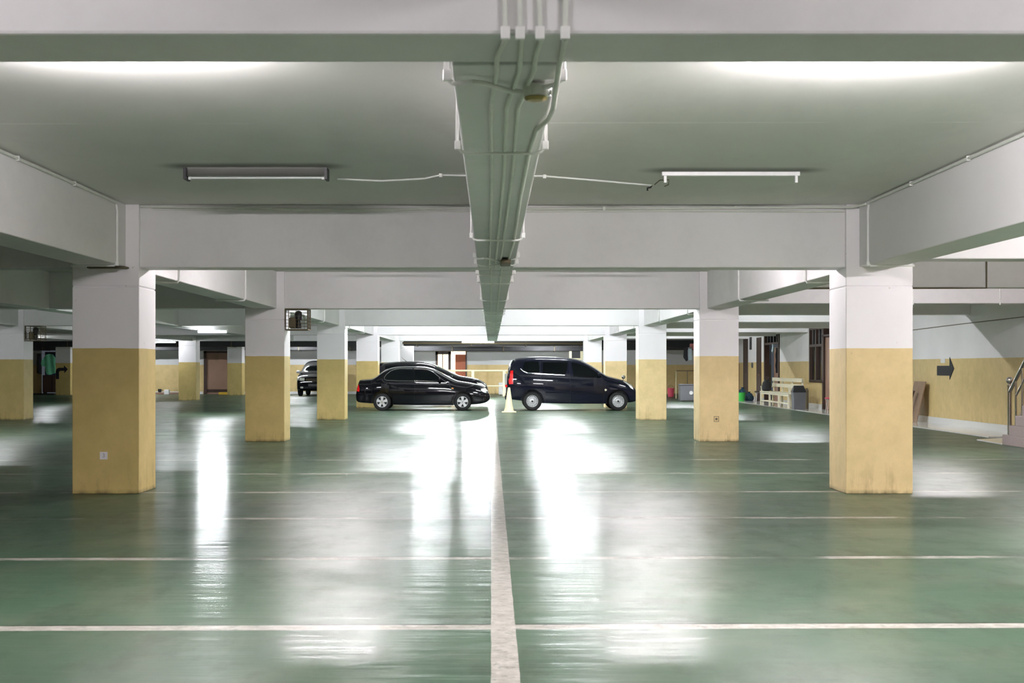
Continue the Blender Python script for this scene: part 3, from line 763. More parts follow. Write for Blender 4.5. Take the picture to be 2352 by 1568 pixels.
c.line('chrome_trim', P([(600,752),(606,772),(640,786),(800,791),(1000,792)]), .005, M['chrome'], parent=g1)
c.line('chrome_trim', P([(1004,630),(1110,632),(1195,642),(1256,672),(1345,742),(1445,816),(1395,820)]), .0055, M['chrome'], parent=g2)
c.line('chrome_trim', P([(1010,793),(1180,797),(1325,804)]), .005, M['chrome'], parent=g2)
w1 and c.panel('rear_side_window', w1, M['glass'], 1); c.panel('front_side_window', w2, M['glass'], 1)
c.screen('windscreen', spx(1250,0)[0], spx(1550,0)[0], .06, .05, M['glass'])
c.screen('rear_screen', spx(440,0)[0], spx(640,0)[0], .06, .08, M['glass'])
gap = c.line('panel_gap', P([(600,790),(602,860),(625,935),(690,1010)]), .003, M['gap'], off=.0)
c.line('panel_gap', P([(1006,790),(1014,870),(1010,1000),(1005,1110)]), .003, M['gap'], off=.0)
c.line('panel_gap', P([(1475,822),(1500,900),(1515,1000),(1500,1105)]), .003, M['gap'], off=.0)
c.line('panel_gap', P([(430,768),(425,850),(440,960)]), .003, M['gap'], off=.0)
c.line('panel_gap', P([(1560,800),(1720,830),(1890,872)]), .003, M['gap'], off=.0)
c.line('side_moulding', P([(700,975),(1000,980),(1520,978)]), .012, c.paint, off=.0)
c.handle(*spx(1092, 848)); c.handle(*spx(668, 842))
c.mirror(*spx(1352, 780), sides=(-1, 1))
for sd in (-1, 1):
    c.panel('headlight', P([(1905,900),(1960,893),(2000,925),(2008,958),(1960,955),(1915,930)]), M['lens'], sd, off=.010)
    c.panel('tail_light', P([(232,862),(255,845),(268,905),(262,940),(226,935)]), M['red_lens'], sd, off=.008)
    c.panel('side_indicator', P([(1512,885),(1540,890),(1538,902),(1512,897)]), M['amber'], sd, off=.004)
c.line('bumper_line', P([(220,955),(330,968),(440,972)]), .006, M['gap'], off=0)
c.line('bumper_line', P([(1840,985),(1940,1000),(2015,1000)]), .006, M['gap'], off=0)
MB().box(0, .02, -.05, .05, 0, .03).build('licence_plate_lamp', M['gap'], c.root, loc=(.0, 0, .62))
MB().box(0, .012, -.2, .2, 0, .12).build('licence_plate', M['sticker'], c.root, loc=(4.146, 0, .36))
c.finish('alloy')

# --- car behind it
K = dict(x0=300, g=1142, k=400.)
top = P([(300,900),(303,800),(320,700),(345,640),(420,570),(520,548),(660,536),(820,526),(1010,524),(1150,532),(1250,552),(1330,590),(1450,648),(1600,716),(1690,732),(1800,748),(1900,776),(1970,815),(2000,850),(2020,920),(2024,940)], **K)
bot = P([(300,930),(305,1000),(340,1050),(700,1068),(1540,1072),(1760,1060),(1960,1045),(2015,1000),(2024,960)], **K)
belt = P([(300,700),(700,720),(1500,745),(2024,830)], **K)
c = Car('black_car', 'second black car parked right behind the near sedan, higher roof and short aerial', (-4.39, 46.5, 0), 0, 4.31, 1.72, top, bot, belt, [.78, 3.42], .30, M['paint'], tumble=.22)
for sd in (-1, 1):
    c.panel('rear_side_window', P([(520,700),(560,600),(640,575),(900,566),(910,712)], **K), M['glass'], sd)
    c.panel('front_side_window', P([(935,712),(925,566),(1130,570),(1250,610),(1470,722)], **K), M['glass'], sd)
    c.panel('headlight', P([(1860,812),(1930,822),(1985,868),(1960,885),(1890,850)], **K), M['lens'], sd, off=.01)
    c.panel('tail_light', P([(312,760),(345,700),(360,800),(320,840)], **K), M['red_lens'], sd, off=.008)
c.screen('windscreen', 2.40, 3.22, .06, .05, M['glass'])
c.mirror(3.05, 1.0)
c.handle(1.75, .88); c.handle(2.95, .86)
MB().tube([(1.50, 0, 1.52), (1.36, 0, 1.63), (1.30, 0, 1.70)], [.012, .006, .003], 6).build('aerial', M['black'], c.root)
c.finish('alloy')

# --- tall black van (people carrier)
K = dict(x0=250, g=1195, k=438.)
top = P([(250,960),(251,900),(256,840),(262,740),(270,670),(288,590),(318,535),(352,498),(400,480),(480,471),(600,464),(800,463),(1000,469),(1120,480),(1220,497),(1310,528),(1400,575),(1500,640),(1600,708),(1640,728),(1740,752),(1850,782),(1930,820),(1985,870),(2030,930),(2052,990),(2055,1000)], **K)
bot = P([(250,975),(258,1010),(300,1045),(450,1060),(560,1085),(860,1102),(1570,1105),(1720,1095),(1900,1090),(2020,1070),(2055,1020)], **K)
belt = P([(250,690),(560,690),(1080,715),(1560,745),(2055,850)], **K)
c = Car('black_people_carrier', 'tall black people carrier with red tail lights, parked right of the pale traffic cone', (.463, 42.41, 0), 0, 4.121, 1.64, top, bot, belt, [spx(604, 0, x0=250)[0], spx(1765, 0, x0=250)[0]], .292, M['paint2'], tumble=.17, plan=(.90, .84))
ws = {'rear_quarter_window': [(478,650),(482,590),(512,532),(690,530),(700,686),(570,680),(510,672)],
      'sliding_side_window': [(742,690),(752,542),(1082,540),(1075,640),(1045,712),(900,702)],
      'front_side_window': [(1135,545),(1235,552),(1330,588),(1440,660),(1545,742),(1480,752),(1160,735)]}
for k_, poly in ws.items():
    for sd in (-1, 1): c.panel(k_, P(poly, **K), M['glass'], sd)
c.line('chrome_trim', P([(446,628),(480,662),(530,684),(700,694),(1035,716)], **K), .006, M['chrome'], off=.004)
c.line('door_visor', P([(755,522),(900,524),(1085,524)], **K), .014, M['paint2'], off=.012)
c.line('roof_gutter', P([(560,476),(800,474),(1080,492)], **K), .008, M['chrome'], off=.0)
c.screen('windscreen', spx(1270, 0, x0=250)[0], spx(1600, 0, x0=250)[0], .05, .05, M['glass'])
for pts in ([(715,530),(712,690),(722,800),(770,900),(780,1090)], [(1108,535),(1110,715),(1125,900),(1110,1095)], [(1560,760),(1590,850),(1580,950),(1560,1098)], [(1560,760),(1700,790),(1850,830)], [(352,840),(420,870),(470,905)]):
    c.line('panel_gap', P(pts, **K), .003, M['gap'], off=0)
c.line('side_moulding', P([(790,945),(1100,952),(1540,968)], **K), .014, M['paint2'], off=0)
c.handle(*spx(760, 752, x0=250, g=1195)); c.handle(*spx(1205, 770, x0=250, g=1195))
c.mirror(*spx(1500, 712, x0=250, g=1195), sides=(-1, 1))
for sd in (-1, 1):
    a, b = sorted((sd*.60, sd*.755))
    o = c.panel('tail_light', P([(308,655),(345,652),(345,700),(338,760),(345,835),(290,838),(282,790),(300,740)], **K), M['red_lens'], sd, off=.008)
    m = MB(); m.box(-.028, .03, a, b, .80, 1.14); m.build('tail_light_lens', M['lens'], c.root, bevel=.015)
    m = MB(); m.box(-.022, .05, a, b, .72, .80); m.build('tail_light_lower', M['red_lens'], c.root, bevel=.012)
    c.panel('headlight', P([(1830,798),(1880,792),(1940,830),(1968,878),(1965,905),(1935,893),(1900,850)], **K), M['lens'], sd, off=.012)
    c.panel('side_indicator', P([(1578,905),(1592,898),(1610,908),(1608,922),(1590,930),(1580,922)], **K), M['lens'], sd, off=.006)
    c.panel('rear_screen_edge', P([(300,640),(322,560),(352,505),(375,500),(345,565),(318,645)], **K), M['glass'], sd, off=.002) if False else None
c.screen('rear_screen', .045, .24, .06, .09, M['glass'])
MB().box(-.012, .02, -.25, .25, 0, .13).build('licence_plate', M['sticker'], c.root, loc=(0, 0, .52))
MB().box(-.03, .03, -.62, .62, 0, .14).build('rear_bumper', M['paint2'], c.root, loc=(-.0, 0, .33), bevel=.03)
fm = empty  # round parking mirror on the far wing
m = MB(); m.tube([(3.70, .42, .86), (3.74, .44, .99)], .008); mm = m.build('wing_mirror_stalk', M['black'], c.root)
MB().lathe([(.0, -.05), (.045, -.04), (.062, 0), (.05, .012), (.02, .02), (0.001, .022)], (3.74, .44, 1.03), 'y', 18).build('wing_mirror', M['chrome'], mm)
c.finish('steel')

# --- car facing the camera at the far left
K = dict(x0=0, g=0, k=1.)
top = [(0,.8),(.01,.95),(.05,1.2),(.18,1.5),(.4,1.62),(.9,1.665),(1.6,1.67),(2.2,1.64),(2.6,1.52),(3.1,1.2),(3.3,1.10),(3.7,1.03),(4.0,.93),(4.15,.8),(4.2,.62),(4.2,.6)]
bot = [(0,.5),(.02,.4),(.2,.27),(1,.22),(3.2,.22),(4.0,.24),(4.17,.32),(4.2,.45)]
c = Car('dark_car', 'dark car facing the camera at the far left, half hidden by the third left column', (-8.22, 66.7, 0), -PI/2, 4.2, 1.72, top, bot, [(0,1.0),(2,.97),(4.2,.88)], [.75, 3.40], .31, M['paint'], tumble=.20, plan=(.85, .84))
c.screen('windscreen', 2.35, 3.22, .05, .04, M['glass'])
for sd in (-1, 1):
    c.panel('headlight', [(3.70,.86),(3.78,.93),(4.02,.86),(4.14,.74),(4.05,.68),(3.85,.74)], M['lens'], sd, off=.012)
    c.panel('front_side_window', [(1.5,1.02),(1.5,1.52),(2.3,1.50),(3.0,1.06)], M['glass'], sd)
    c.panel('rear_side_window', [(.5,1.04),(.5,1.48),(1.4,1.52),(1.4,1.02)], M['glass'], sd)
    a, b = sorted((sd*.42, sd*.66)); MB().box(4.10, 4.205, a, b, .72, .84).build('headlamp_unit', M['lens'], c.root, bevel=.02)
    a, b = sorted((sd*.48, sd*.62)); MB().box(4.15, 4.215, a, b, .36, .44).build('fog_lamp', M['lens'], c.root, bevel=.02)
for k in range(3): MB().box(4.17, 4.22, -.36, .36, .70+.05*k, .715+.05*k).build('grille_bar', M['chrome'], c.root)
MB().box(4.19, 4.225, -.25, .25, .45, .57).build('licence_plate', M['black'], c.root)
c.mirror(2.95, 1.12, mat=M['alloy'])
c.finish('alloy')

# ------------------------------------------------------------------ things standing about
# traffic cone
cone = empty('traffic_cone', ((1169-VX)/77.5, 40.0, 0), 'cream traffic cone standing behind the tall black van', 'cone')
MB().box(-.215, .215, -.215, .215, 0, .035).build('base', M['cream'], cone, bevel=.012)
MB().lathe([(.155, .035), (.148, .06), (.120, .16), (.078, .44), (.040, .70), (.034, .735), (.02, .74)], n=28).build('cone_body', M['cream'], cone)

# railing
rl = empty('railing', (0, 62.0, 0), 'cream painted pipe railing between the sedans and the tall black van', 'railing')
MB().tube([(-2.2, 0, 1.185), (1.9, 0, 1.185)], .045, 10).build('top_rail', M['cream'], rl)
MB().tube([(-2.2, 0, .48), (1.9, 0, .48)], .035, 10).build('lower_rail', M['cream'], rl)
for x in (-2.2, -.84, .60, 1.9): MB().box(x-.07, x+.07, -.05, .05, 0, 1.19).build('post', M['cream'], rl, bevel=.01)

# outdoor unit of an air conditioner
ac = empty('air_conditioner_unit', (.78, 64.0, 0), 'white-framed fan unit on the floor behind the tail of the black van', 'fan unit')
MB().prism([(-.42, .05), (.42, .05), (.42, .62), (-.42, .62)], -.16, .16, 'y').build('casing', M['white_metal'], ac, bevel=.015)
MB().lathe([(.25, -.165), (.25, -.175), (.22, -.178), (.20, -.17)], (0, 0, .34), 'y', 28).build('fan_guard', M['grey_plastic'], ac)
for k in range(5):
    a = 2*PI*k/5; MB().prism([(0, .34), (.19*math.cos(a), .34+.19*math.sin(a)), (.19*math.cos(a+.7), .34+.19*math.sin(a+.7))], -.186, -.180, 'y').build('fan_blade', M['black'], ac)
for s_ in (-1, 1): MB().box(s_*.33-.03, s_*.33+.03, -.16, .16, 0, .05).build('foot', M['rust'], ac)

# lit doorway in the far wall
Y = BY
struct(MB().box(-3.6, .2, Y+2.6, Y+2.7, 0, 3).build('wall_office', simple('office_wall', (.85, .74, .52), .6)))
struct(MB().box(-3.6, -3.5, Y+.15, Y+2.6, 0, 3).build('wall_office_left', bpy.data.materials['office_wall']))
struct(MB().box(.1, .2, Y+.15, Y+2.6, 0, 3).build('wall_office_right', bpy.data.materials['office_wall']))
struct(MB().box(-3.6, .2, Y+.15, Y+2.7, 2.9, 3.0).build('ceiling_office', bpy.data.materials['office_wall']))
struct(MB().box(-3.6, .2, Y+.15, Y+2.7, -.02, .01).build('floor_office', M['tile_white']))
lamp(-2.0, Y+1.2, 2.9, 'tube light inside the small lit office beyond the far wall', L=1.0)
dr = empty('door_frame', (-2.0, Y-.02, 0), 'dark brown frame with two tall panes beside the orange-brown door', 'door frame')
for i, (a, b) in enumerate(((-.77, -.66), (-.44, -.40), (-.14, -.01), (.72, .79))): MB().box(a, b, -.04, .12, 0, 2.13).build('frame_post', M['wood_dark'], dr)
MB().box(-.77, .0, -.04, .12, 1.98, 2.13).build('frame_head', M['wood_dark'], dr); MB().box(-.77, .0, -.04, .12, 0, .75).build('lower_panel', M['wood_dark'], dr)
for a, b in ((-.66, -.44), (-.40, -.14)): MB().box(a, b, .03, .036, .75, 1.98).build('glass_pane', M['pane'], dr)
od = empty('door', (-1.24, Y+.10, 0), 'orange-brown door standing ajar in the lit far doorway', 'door', rz=-.18)
MB().box(-.56, 0, -.02, .02, .01, 1.98).build('door_leaf', M['wood_red'], od, bevel=.004)
MB().lathe([(.018, -.02), (.018, -.06), (.03, -.065), (.03, -.09)], (-.5, 0, 1.0), 'y', 12).build('door_knob', M['brass'], od)

# tan doorway at the far left
dt = empty('tan_door', (-13.7, BY-.01, 0), 'wide tan doorway with dark frame in the far left wall', 'door')
MB().box(-.52, .65, .05, .10, 0, 2.15).build('door_leaf', M['wood_tan'], dt)
for a, b in ((-.65, -.52), (.60, .65)): MB().box(a, b, -.03, .14, 0, 2.15).build('frame_post', M['wood_dark'], dt)
MB().box(-.65, .65, -.03, .14, 2.05, 2.15).build('frame_head', M['wood_dark'], dt)
MB().box(-.10, .06, .03, .06, 1.55, 2.06).build('transom_board', M['wood_board'], dt)
MB().box(-.50, .60, .03, .055, .10, .24).build('kick_board', M['wood_dark'], dt)
kb = MB().prism([(-.36, 0), (.36, 0), (.34, .12), (-.34, .12)], -.09, .09, 'y').build('wheel_stop', M['yellow'], loc=(-13.0, 66.2, 0), bevel=.01); tag(kb, 'yellow wheel stop on the floor beside the small far left column', 'wheel stop')

# items at the far left wall
pl = MB().box(-.9, .9, -.12, .12, 0, .10).build('plank', M['wood_tan'], loc=(-16.3, 66.8, .0), bevel=.01); tag(pl, 'low brown plank lying along the far left wall', 'plank')
bx = MB().box(-.12, .12, -.10, .10, 0, .24).build('white_box', M['white_metal'], loc=(-15.95, 66.4, 0), bevel=.02); tag(bx, 'small white box in front of the low plank by the far left wall', 'box')
pot = empty('cup', (-16.4, 66.8, .10), 'small dark cup standing on the low plank by the far left wall', 'cup')
MB().lathe([(.05, 0), (.08, .02), (.095, .12), (.085, .16), (.07, .165)], n=18).build('cup_body', M['black'], pot); MB().tube([(.09, 0, .05), (.14, 0, .06), (.15, 0, .10), (.09, 0, .13)], .01).build('handle', M['black'], pot)

# clothes corner at the far left
def cloth(name, pts, th, mat, loc, label, cat='shirt', folds=5, rz=0):
    """hanging cloth: outline in x,z with folded thickness"""
    bm = bmesh.new(); vs = [bm.verts.new((x, 0, z)) for x, z in pts]; bm.faces.new(vs); bmesh.ops.triangulate(bm, faces=bm.faces[:])
    for _ in range(3):
        bmesh.ops.subdivide_edges(bm, edges=[e for e in bm.edges if e.calc_length() > .07], cuts=1); bmesh.ops.triangulate(bm, faces=bm.faces[:])
    idx = {}; v2 = []
    for v in bm.verts: idx[v] = len(v2); v2.append((v.co.x, .016*math.sin(v.co.x*folds*4+v.co.z*2) + .012*math.sin(v.co.z*17), v.co.z))
    fs = [tuple(idx[v] for v in f.verts) for f in bm.faces]; be = [(idx[e.verts[0]], idx[e.verts[1]]) for e in bm.edges if len(e.link_faces) == 1]
    N = len(v2); v2 += [(x, y+th, z) for x, y, z in v2]; fs += [tuple(i+N for i in reversed(f)) for f in fs]; fs += [(a, b, b+N, a+N) for a, b in be]; bm.free()
    o = MB().add(v2, fs, True).build(name, mat, loc=loc, rot=(0, 0, rz)); return tag(o, label, cat)
cloth('hanging_shirt', [(-.30, -.30), (-.22, -.28), (-.20, -.62), (-.10, -1.0), (.0, -1.02), (.30, -1.03), (.32, -.25), (.22, -.04), (.06, 0), (-.10, -.06), (-.24, -.20), (-.32, -.36), (-.33, -.55), (-.24, -.62), (-.22, -.40)][4:14] if False else
      [(-.34, -.52), (-.32, -.36), (-.22, -.20), (-.10, -.05), (.04, 0), (.22, -.03), (.34, -.18), (.36, -.95), (.10, -1.03), (-.09, -1.01), (-.16, -.62), (-.30, -.60)], .05, M['mint'], (-21.8, 66.41, 2.00), 'mint green shirt hanging beside the column with the turn arrow')
cloth('hanging_trousers', [(-.08, 0), (.08, 0), (.10, -.45), (.12, -1.0), (.0, -.98), (-.10, -.95), (-.10, -.3)], .05, M['dark_cloth'], (-22.42, 66.93, 2.00), 'dark garment hanging at the far left beside the mint shirt', 'clothes')
cp = empty('cupboard', (-21.7, 66.9, 0), 'dark brown cupboard with a navy upper curtain at the far left', 'cupboard')
MB().box(-.45, .55, -.25, .25, .10, .95).build('lower_cabinet', M['wood_dark'], cp, bevel=.01); MB().box(-.45, .55, .1, .25, .95, 2.1).build('back_panel', M['wood_dark'], cp)
MB().box(-.40, .20, .04, .09, .95, 2.05).build('curtain', M['navy'], cp)
for x in (-.40, .5): MB().box(x-.03, x+.03, -.2, .2, 0, .10).build('leg', M['wood_dark'], cp)
MB().box(.02, .04, -.262, -.25, .15, .9).build('door_gap', M['gap'], cp)
o = MB().tube([(-23.0, BY, 2.02), (-21.8, 66.42, 2.0), (-20.6, 65.43, 2.02)], .006).build('clothes_line', M['rust']); tag(o, 'thin clothes line at the far left column', 'line')
o = MB().box(-22.6, -22.35+.9, 66.2, 66.55, .0, .06).build('low_bench', M['black'], bevel=.01); tag(o, 'low dark board on the floor at the far left clothes corner', 'board')

# ---- right wall furniture
# leaning boards
lb = MB().box(-.012, .012, -.42, .42, 0, 1.0).build('leaning_board', M['wood_board'], loc=(10.13, 32.55, .022), rot=(0, .22, 0), bevel=.003); tag(lb, 'weathered board leaning on the right wall beside the nearest right column', 'board')
lb = MB().box(-.02, .02, -.05, .05, 0, .80).build('dark_batten', M['wood_dark'], loc=(9.93, 32.55, .022), rot=(.12, .3, 0)); tag(lb, 'dark stick leaning against the weathered board on the right', 'stick')
lb = MB().box(-.015, .015, -.03, .03, 0, .78).build('dark_batten', M['black'], loc=(9.90, 32.85, .022), rot=(.16, .32, 0)); tag(lb, 'thin black stick next to the dark stick on the leaning board', 'stick')

# bench
bn = empty('long_bench', (9.70, 45.2, .022), 'long cream wooden bench with a two-slat back in front of the right wall', 'bench')
LN = 2.25
for k in range(4):
    y = -LN+.06+(2*LN-.12)*k/3
    for x in (-.22, .20): MB().box(x-.03, x+.03, y-.035, y+.035, 0, .45).build('leg', M['cream_wood'], bn, bevel=.004)
    MB().box(-.22, .20, y-.02, y+.02, .12, .17).build('cross_rail', M['cream_wood'], bn)
    if k in (0, 3):
        MB().box(-.24, .24, y-.03, y+.03, .62, .66).build('armrest', M['cream_wood'], bn, bevel=.006); MB().box(-.22, -.16, y-.03, y+.03, .45, .62).build('arm_post', M['cream_wood'], bn)
    MB().box(.20, .25, y-.03, y+.03, .40, .95).build('back_post', M['cream_wood'], bn)
MB().box(-.26, .24, -LN, LN, .45, .49).build('seat', M['cream_wood'], bn, bevel=.006)
for z in (.64, .84): MB().box(.18, .205, -LN, LN, z, z+.12).build('back_slat', M['cream_wood'], bn, bevel=.006)
MB().box(-.24, -.20, -LN, LN, .14, .18).build('foot_rail', M['cream_wood'], bn)
MB().box(-.245, -.215, -LN, LN, .39, .45).build('seat_apron', M['cream_wood'], bn)
# bag on the bench
bg = empty('bag', (9.62, 47.15, .512), 'dark slumped bag on the far end of the long cream bench', 'bag')
MB().lathe([(.10, 0), (.16, .04), (.17, .16), (.13, .30), (.06, .38), (.02, .40)], n=16).build('bag_body', M['dark_cloth'], bg)
MB().tube([(-.05, 0, .38), (-.09, 0, .46), (0, 0, .50), (.08, 0, .46), (.05, 0, .38)], .009).build('strap', M['black'], bg)
# swing-lid bin
tb = empty('swing_bin', (9.60, 42.15, 0), 'grey litter bin with black swing lid in front of the long cream bench', 'bin')
MB().add([(-.17,-.14,.022),(.17,-.14,.022),(.17,.14,.022),(-.17,.14,.022),(-.20,-.17,.56),(.20,-.17,.56),(.20,.17,.56),(-.20,.17,.56)], [(0,3,2,1),(4,5,6,7),(0,1,5,4),(1,2,6,5),(2,3,7,6),(3,0,4,7)]).build('bin_body', M['grey_plastic'], tb, bevel=.01)
MB().add([(-.21,-.18,.56),(.21,-.18,.56),(.21,.18,.56),(-.21,.18,.56),(-.15,-.04,.77),(.15,-.04,.77),(.15,.04,.77),(-.15,.04,.77)], [(0,3,2,1),(4,5,6,7),(0,1,5,4),(1,2,6,5),(2,3,7,6),(3,0,4,7)]).build('swing_lid', M['black'], tb, bevel=.01)
o = MB().prism([(42.75, .022), (42.95, .022), (43.0, .60), (42.85, .68), (42.75, .6)], 9.98, 10.06, 'x').build('folded_board', M['rust'], bevel=.01); tag(o, 'narrow dark folded board between the litter bin and the right wall', 'board')
# stools
def stool(x, y, label, mat):
    r = empty('stool', (x, y, .022), label, 'stool')
    MB().lathe([(.15, .42), (.16, .425), (.16, .455), (.14, .465)], n=24).build('seat', mat, r)
    MB().lathe([(.155, .40), (.158, .418)], n=24).build('seat_ring', M['chrome'], r)
    for k in range(4):
        a = PI/4+PI/2*k; ca, sa = math.cos(a), math.sin(a)
        MB().tube([(.11*ca, .11*sa, .40), (.17*ca, .17*sa, .01)], .011).build('leg', M['chrome'], r)
    return r
stool(9.64, 48.6, 'small stool with dark seat and chrome legs at the far end of the bench', M['wood_dark'])
stool(9.62, 38.25, 'small chrome stool with red seat peeping out behind the nearest right column', M['red_plastic'])
# buckets and bags
def bucket(x, y, z, r, h, mat, label):
    o = empty('bucket', (x, y, z), label, 'bucket')
    MB().lathe([(r*.78, 0), (r*.8, .01), (r*.98, h-.03), (r*1.06, h-.02), (r*1.06, h), (r*.95, h), (r*.75, .03), (0.01, .03)], n=26).build('bucket_body', mat, o)
    MB().tube([(-r, 0, h-.02), (-r*.7, .0, h+.08), (0, 0, h+.12), (r*.7, 0, h+.08), (r, 0, h-.02)], .006).build('handle', M['black'], o)
bucket(9.78, 52.8, .022, .17, .33, M['green_plastic'], 'bright green bucket at the edge of the second right column')
bucket(8.15, 61.2, 0, .16, .40, M['red_plastic'], 'pinkish red bucket at the far right beside the grey box')
for x, y, sx, h, lab in ((10.05, 53.9, .22, .52, 'dark blue rubbish bag heaped behind the green bucket'), (10.15, 53.1, .19, .36, 'smaller dark blue bag leaning at the wall beside the stool')):
    o = empty('rubbish_bag', (x, y, .022), lab, 'bag')
    MB().lathe([(sx*.8, 0), (sx, .06), (sx*.98, h*.45), (sx*.6, h*.78), (sx*.22, h*.9), (sx*.3, h)], n=14).build('bag_body', M['blue_bag'], o)
    MB().lathe([(sx*.26, h*.86), (sx*.27, h*.90)], n=12).build('knot', M['black'], o)
# windows, doors in the right wall
wn = empty('window_unit', (WX+.03, 43.4, 0), 'dark-framed window with vertical bars above the low ochre wall on the right', 'window')
for y in (-.85, -.02, .85): MB().box(-.05, .10, y-.05, y+.05, .85, 2.62).build('frame_post', M['wood_dark'], wn)
for z in (.85, 2.0, 2.55): MB().box(-.05, .10, -.85, .85, z, z+.08).build('frame_rail', M['wood_dark'], wn)
for y in (-.75, -.40, .10, .45): MB().box(-.03, .05, y-.07, y+.07, 2.08, 2.55).build('vertical_bar', M['black'], wn)
for a, b in ((-.80, -.07), (.03, .80)): MB().box(.03, .036, a, b, .93, 2.0).build('glass_pane', M['pane'], wn)
df = empty('door_frame', (WX+.03, 41.5, 0), 'dark door frame next to the barred window on the right', 'door frame')
for y in (-1.05, .93): MB().box(-.06, .12, y-.10, y+.06, 0, 2.62).build('frame_post', M['wood_dark'], df)
MB().box(-.06, .12, -1.1, 1.1, 2.3, 2.36).build('frame_head', M['wood_dark'], df)
dl = empty('door', (WX+.05, 42.35, 0), 'tan-brown door leaf half open behind the nearest right column', 'door', rz=.22)
MB().box(-.02, .02, -.9, 0, .02, 2.28).build('door_leaf', M['wood_tan'], dl, bevel=.004); MB().lathe([(.02, .02), (.02, .07), (.03, .08)], (0, -.82, 1.0), 'x', 12).build('door_knob', M['chrome'], dl)
d2 = empty('doorway', (WX+.02, 50.2, 0), 'open dark doorway with hanging clothes left of the long bench', 'doorway')
for y in (-1.25, 1.25): MB().box(-.06, .12, y-.08, y+.08, 0, 2.55).build('frame_post', M['wood_dark'], d2)
for y in (-.75, -.25, .3, .8): MB().box(-.02, .06, y-.07, y+.07, 2.25, 2.55).build('vertical_bar', M['black'], d2)
MB().box(-.05, .10, -1.25, 1.25, 2.18, 2.26).build('frame_rail', M['wood_dark'], d2)
MB().box(.3, .36, .3, 1.2, 0, 2.1).build('door_leaf', M['wood_tan'], d2)
for y, yy, lab in ((52.6, .42, 'dark narrow door in the right wall, nearer of two'), (55.35, .46, 'dark narrow door in the right wall, farther of two')):
    r = empty('narrow_door', (WX, y, 0), lab, 'door')
    MB().box(-.03, .04, -yy, yy, 0, 2.5).build('door_leaf', M['wood_dark'], r, bevel=.01); MB().lathe([(.02, -.03), (.02, -.08), (.03, -.09)], (0, -yy*.7, 1.05), 'x', 12).build('door_knob', M['chrome'], r)
o = MB().box(WX-.04, WX, 54.1, 54.4, 2.05, 2.55).build('wall_speaker', M['black'], bevel=.01); tag(o, 'small black box high on the right wall between the narrow doors', 'box')
o = MB().lathe([(.11, 0), (.11, -.03), (.09, -.05)], (WX, 53.9, 1.42), 'x', 20).build('wall_dial', M['grey_plastic']); tag(o, 'round grey dial on the right wall between the narrow doors', 'dial')
o = MB().box(WX-.9, WX, 56.8, 58.4, 0, 1.5).build('stacked_goods', M['wood_board'], bevel=.03); tag(o, 'brownish stack of goods against the far end of the right wall', 'goods')
cloth('hanging_jacket', [(-.12, 0), (.12, 0), (.17, -.15), (.16, -.9), (-.14, -.92), (-.17, -.2)], .06, M['dark_cloth'], (WX+.03, 49.35, 2.05), 'dark jacket hanging in the open doorway left of the bench', 'jacket', rz=PI/2*.9)
cloth('hanging_sheet', [(-.12, 0), (.14, 0), (.18, -.25), (-.06, -.32)], .05, M['pale_cloth'], (WX+.0, 49.9, 2.2), 'pale cloth hanging above the dark jacket in the open doorway', 'cloth', rz=PI/2*.9)
# things at the far right
gb = empty('grey_cabinet', (7.75, 53.0, 0), 'dark grey box with a round handle at the left edge of the second right column', 'box')
MB().box(-.36, .40, -.30, .30, .03, .64).build('cabinet_body', M['grey_plastic'], gb, bevel=.02); MB().box(-.38, .42, -.32, .32, .64, .68).build('cabinet_top', M['grey_plastic'], gb, bevel=.01)
MB().lathe([(.075, -.30), (.075, -.32), (.055, -.325), (.05, -.31)], (.06, 0, .34), 'y', 20).build('round_handle', M['white_metal'], gb)
for x in (-.3, .32): MB().box(x-.03, x+.03, -.25, .25, 0, .03).build('foot', M['black'], gb)
rk = empty('pipe_rack', (8.3, 57.8, 0), 'thin rusty pipe rack behind the dark grey box at the far right', 'rack')
for x in (-.38, .10, .45): MB().tube([(x, 0, 0), (x, 0, 1.19)], .016).build('upright', M['rust'] if x != -.38 else M['cream'], rk)
MB().tube([(-.38, 0, 1.19), (.45, 0, 1.19)], .018).build('top_bar', M['rust'], rk)
o = MB().tube([(4.47, 55.2, 2.45), (8.1, 57.3, 2.13), (8.5, 57.5, 2.2), (8.85, 57.7, 2.36), (10.45, 58.6, 2.6)], .006).build('clothes_line', M['rust']); tag(o, 'thin clothes line strung at the far right behind the second column', 'line')
cloth('hanging_stocking', [(-.06, 0), (.10, 0), (.11, -.25), (.12, -.52), (.04, -.56), (-.08, -.40), (-.06, -.18)], .05, M['dark_cloth'], (8.25, 57.35, 2.15), 'dark garment hanging on the line at the far right', 'clothes')
cloth('hanging_towel', [(-.07, 0), (.08, 0), (.09, -.5), (.04, -.56), (-.07, -.54)], .05, M['pale_cloth'], (8.46, 57.46, 2.19), 'pale blue cloth hanging beside the dark garment at the far right', 'clothes')
cloth('hanging_towel', [(-.13, 0), (.30, .02), (.30, -.42), (.20, -.36), (.02, -.24), (-.14, -.16)], .05, M['pink'], (8.60, 57.53, 2.34), 'pink cloth hanging at the edge of the second right column', 'clothes')
ld = MB().box(-.25, .25, -.02, .02, 0, 1.5).build('upright_board', M['grey_plastic'], loc=(8.95, 56.2, .7)); tag(ld, 'grey upright panel below the pink cloth at the far right', 'panel')
ldf = MB().box(8.75, 9.2, 56.1, 56.3, 0, .70).build('cream_table', M['cream'], bevel=.01); tag(ldf, 'cream box under the grey upright panel at the far right', 'box')
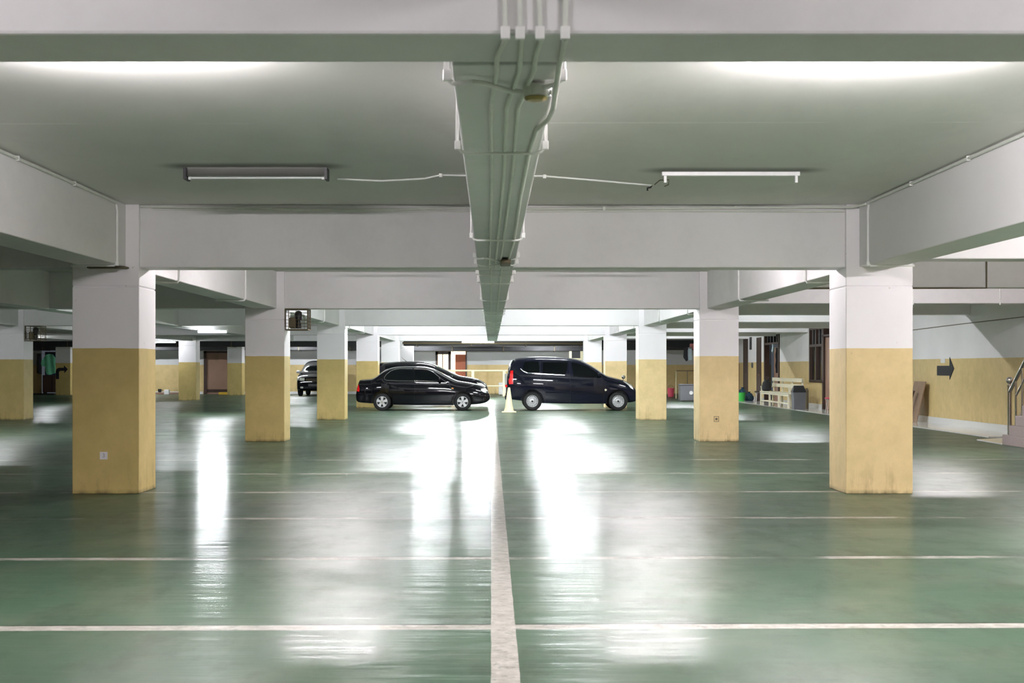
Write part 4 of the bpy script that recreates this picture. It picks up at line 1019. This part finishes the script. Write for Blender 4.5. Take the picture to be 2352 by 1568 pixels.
# framed opening seen above the van
wf = empty('wall_hatch', (4.10, 66.0, 0), 'square dark hatch in a cream frame above the bonnet of the black van', 'hatch')
MB().box(-.16, .26, -.03, .03, 1.78, 2.22).build('hatch_opening', M['dark_duct'], wf)
for a, b, z0, z1 in ((-.28, -.16, 1.70, 2.30), (.26, .48, 1.70, 2.30), (-.16, .26, 1.70, 1.78), (-.16, .26, 2.22, 2.30)): MB().box(a, b, -.06, .06, z0, z1).build('hatch_frame', M['cream'], wf)
MB().box(-.28, .48, .0, .06, 0, 1.70).build('hatch_base', M['far_wall'], wf)

# ------------------------------------------------------------------ stairs at the right edge
sr = empty('staircase', (0, 0, 0), 'granite steps climbing out of the frame at the right edge', 'stairs')
for k in range(7):
    yk = 23.42 - .29*k
    MB().box(8.87, 10.40, 23.42-.29*7, yk, .175*k if k else 0, .175*(k+1)).build('step', M['granite'], sr, bevel=.006)
hr = empty('handrail', (0, 0, 0), 'polished steel handrail with ball-topped newel post on the granite steps', 'handrail')
xr = 8.95
def zs(y): return .175*(1+ (23.42-y)//.29)
MB().tube([(xr, 23.30, .175), (xr, 23.30, 1.02)], .036, 16).build('newel_post', M['stainless'], hr)
MB().lathe([(.002, -.062), (.03, -.055), (.052, -.033), (.062, 0), (.052, .033), (.03, .055), (.002, .062)], (xr, 23.30, 1.115), 'z', 24).build('ball_finial', M['stainless'], hr)
MB().lathe([(.045, 1.02), (.045, 1.03), (.02, 1.04), (.02, 1.07)], (xr, 23.30, 0), 'z', 20).build('collar', M['stainless'], hr)
MB().tube([(xr, 23.28, .93), (xr, 22.55, 1.50), (xr, 21.4, 2.28)], .032, 14).build('top_rail', M['stainless'], hr)
MB().tube([(xr, 23.00, .86), (xr, 22.55, 1.22), (xr, 21.4, 2.0)], .018, 12).build('mid_rail', M['stainless'], hr)
MB().tube([(xr, 22.98, .42), (xr, 22.55, .72), (xr, 21.4, 1.5)], .018, 12).build('low_rail', M['stainless'], hr)
for y in (23.02, 22.74, 22.45, 22.16, 21.87):
    MB().tube([(xr, y, zs(y)-.0), (xr, y, .93+(23.28-y)*.775)], .018, 10).build('baluster', M['stainless'], hr)
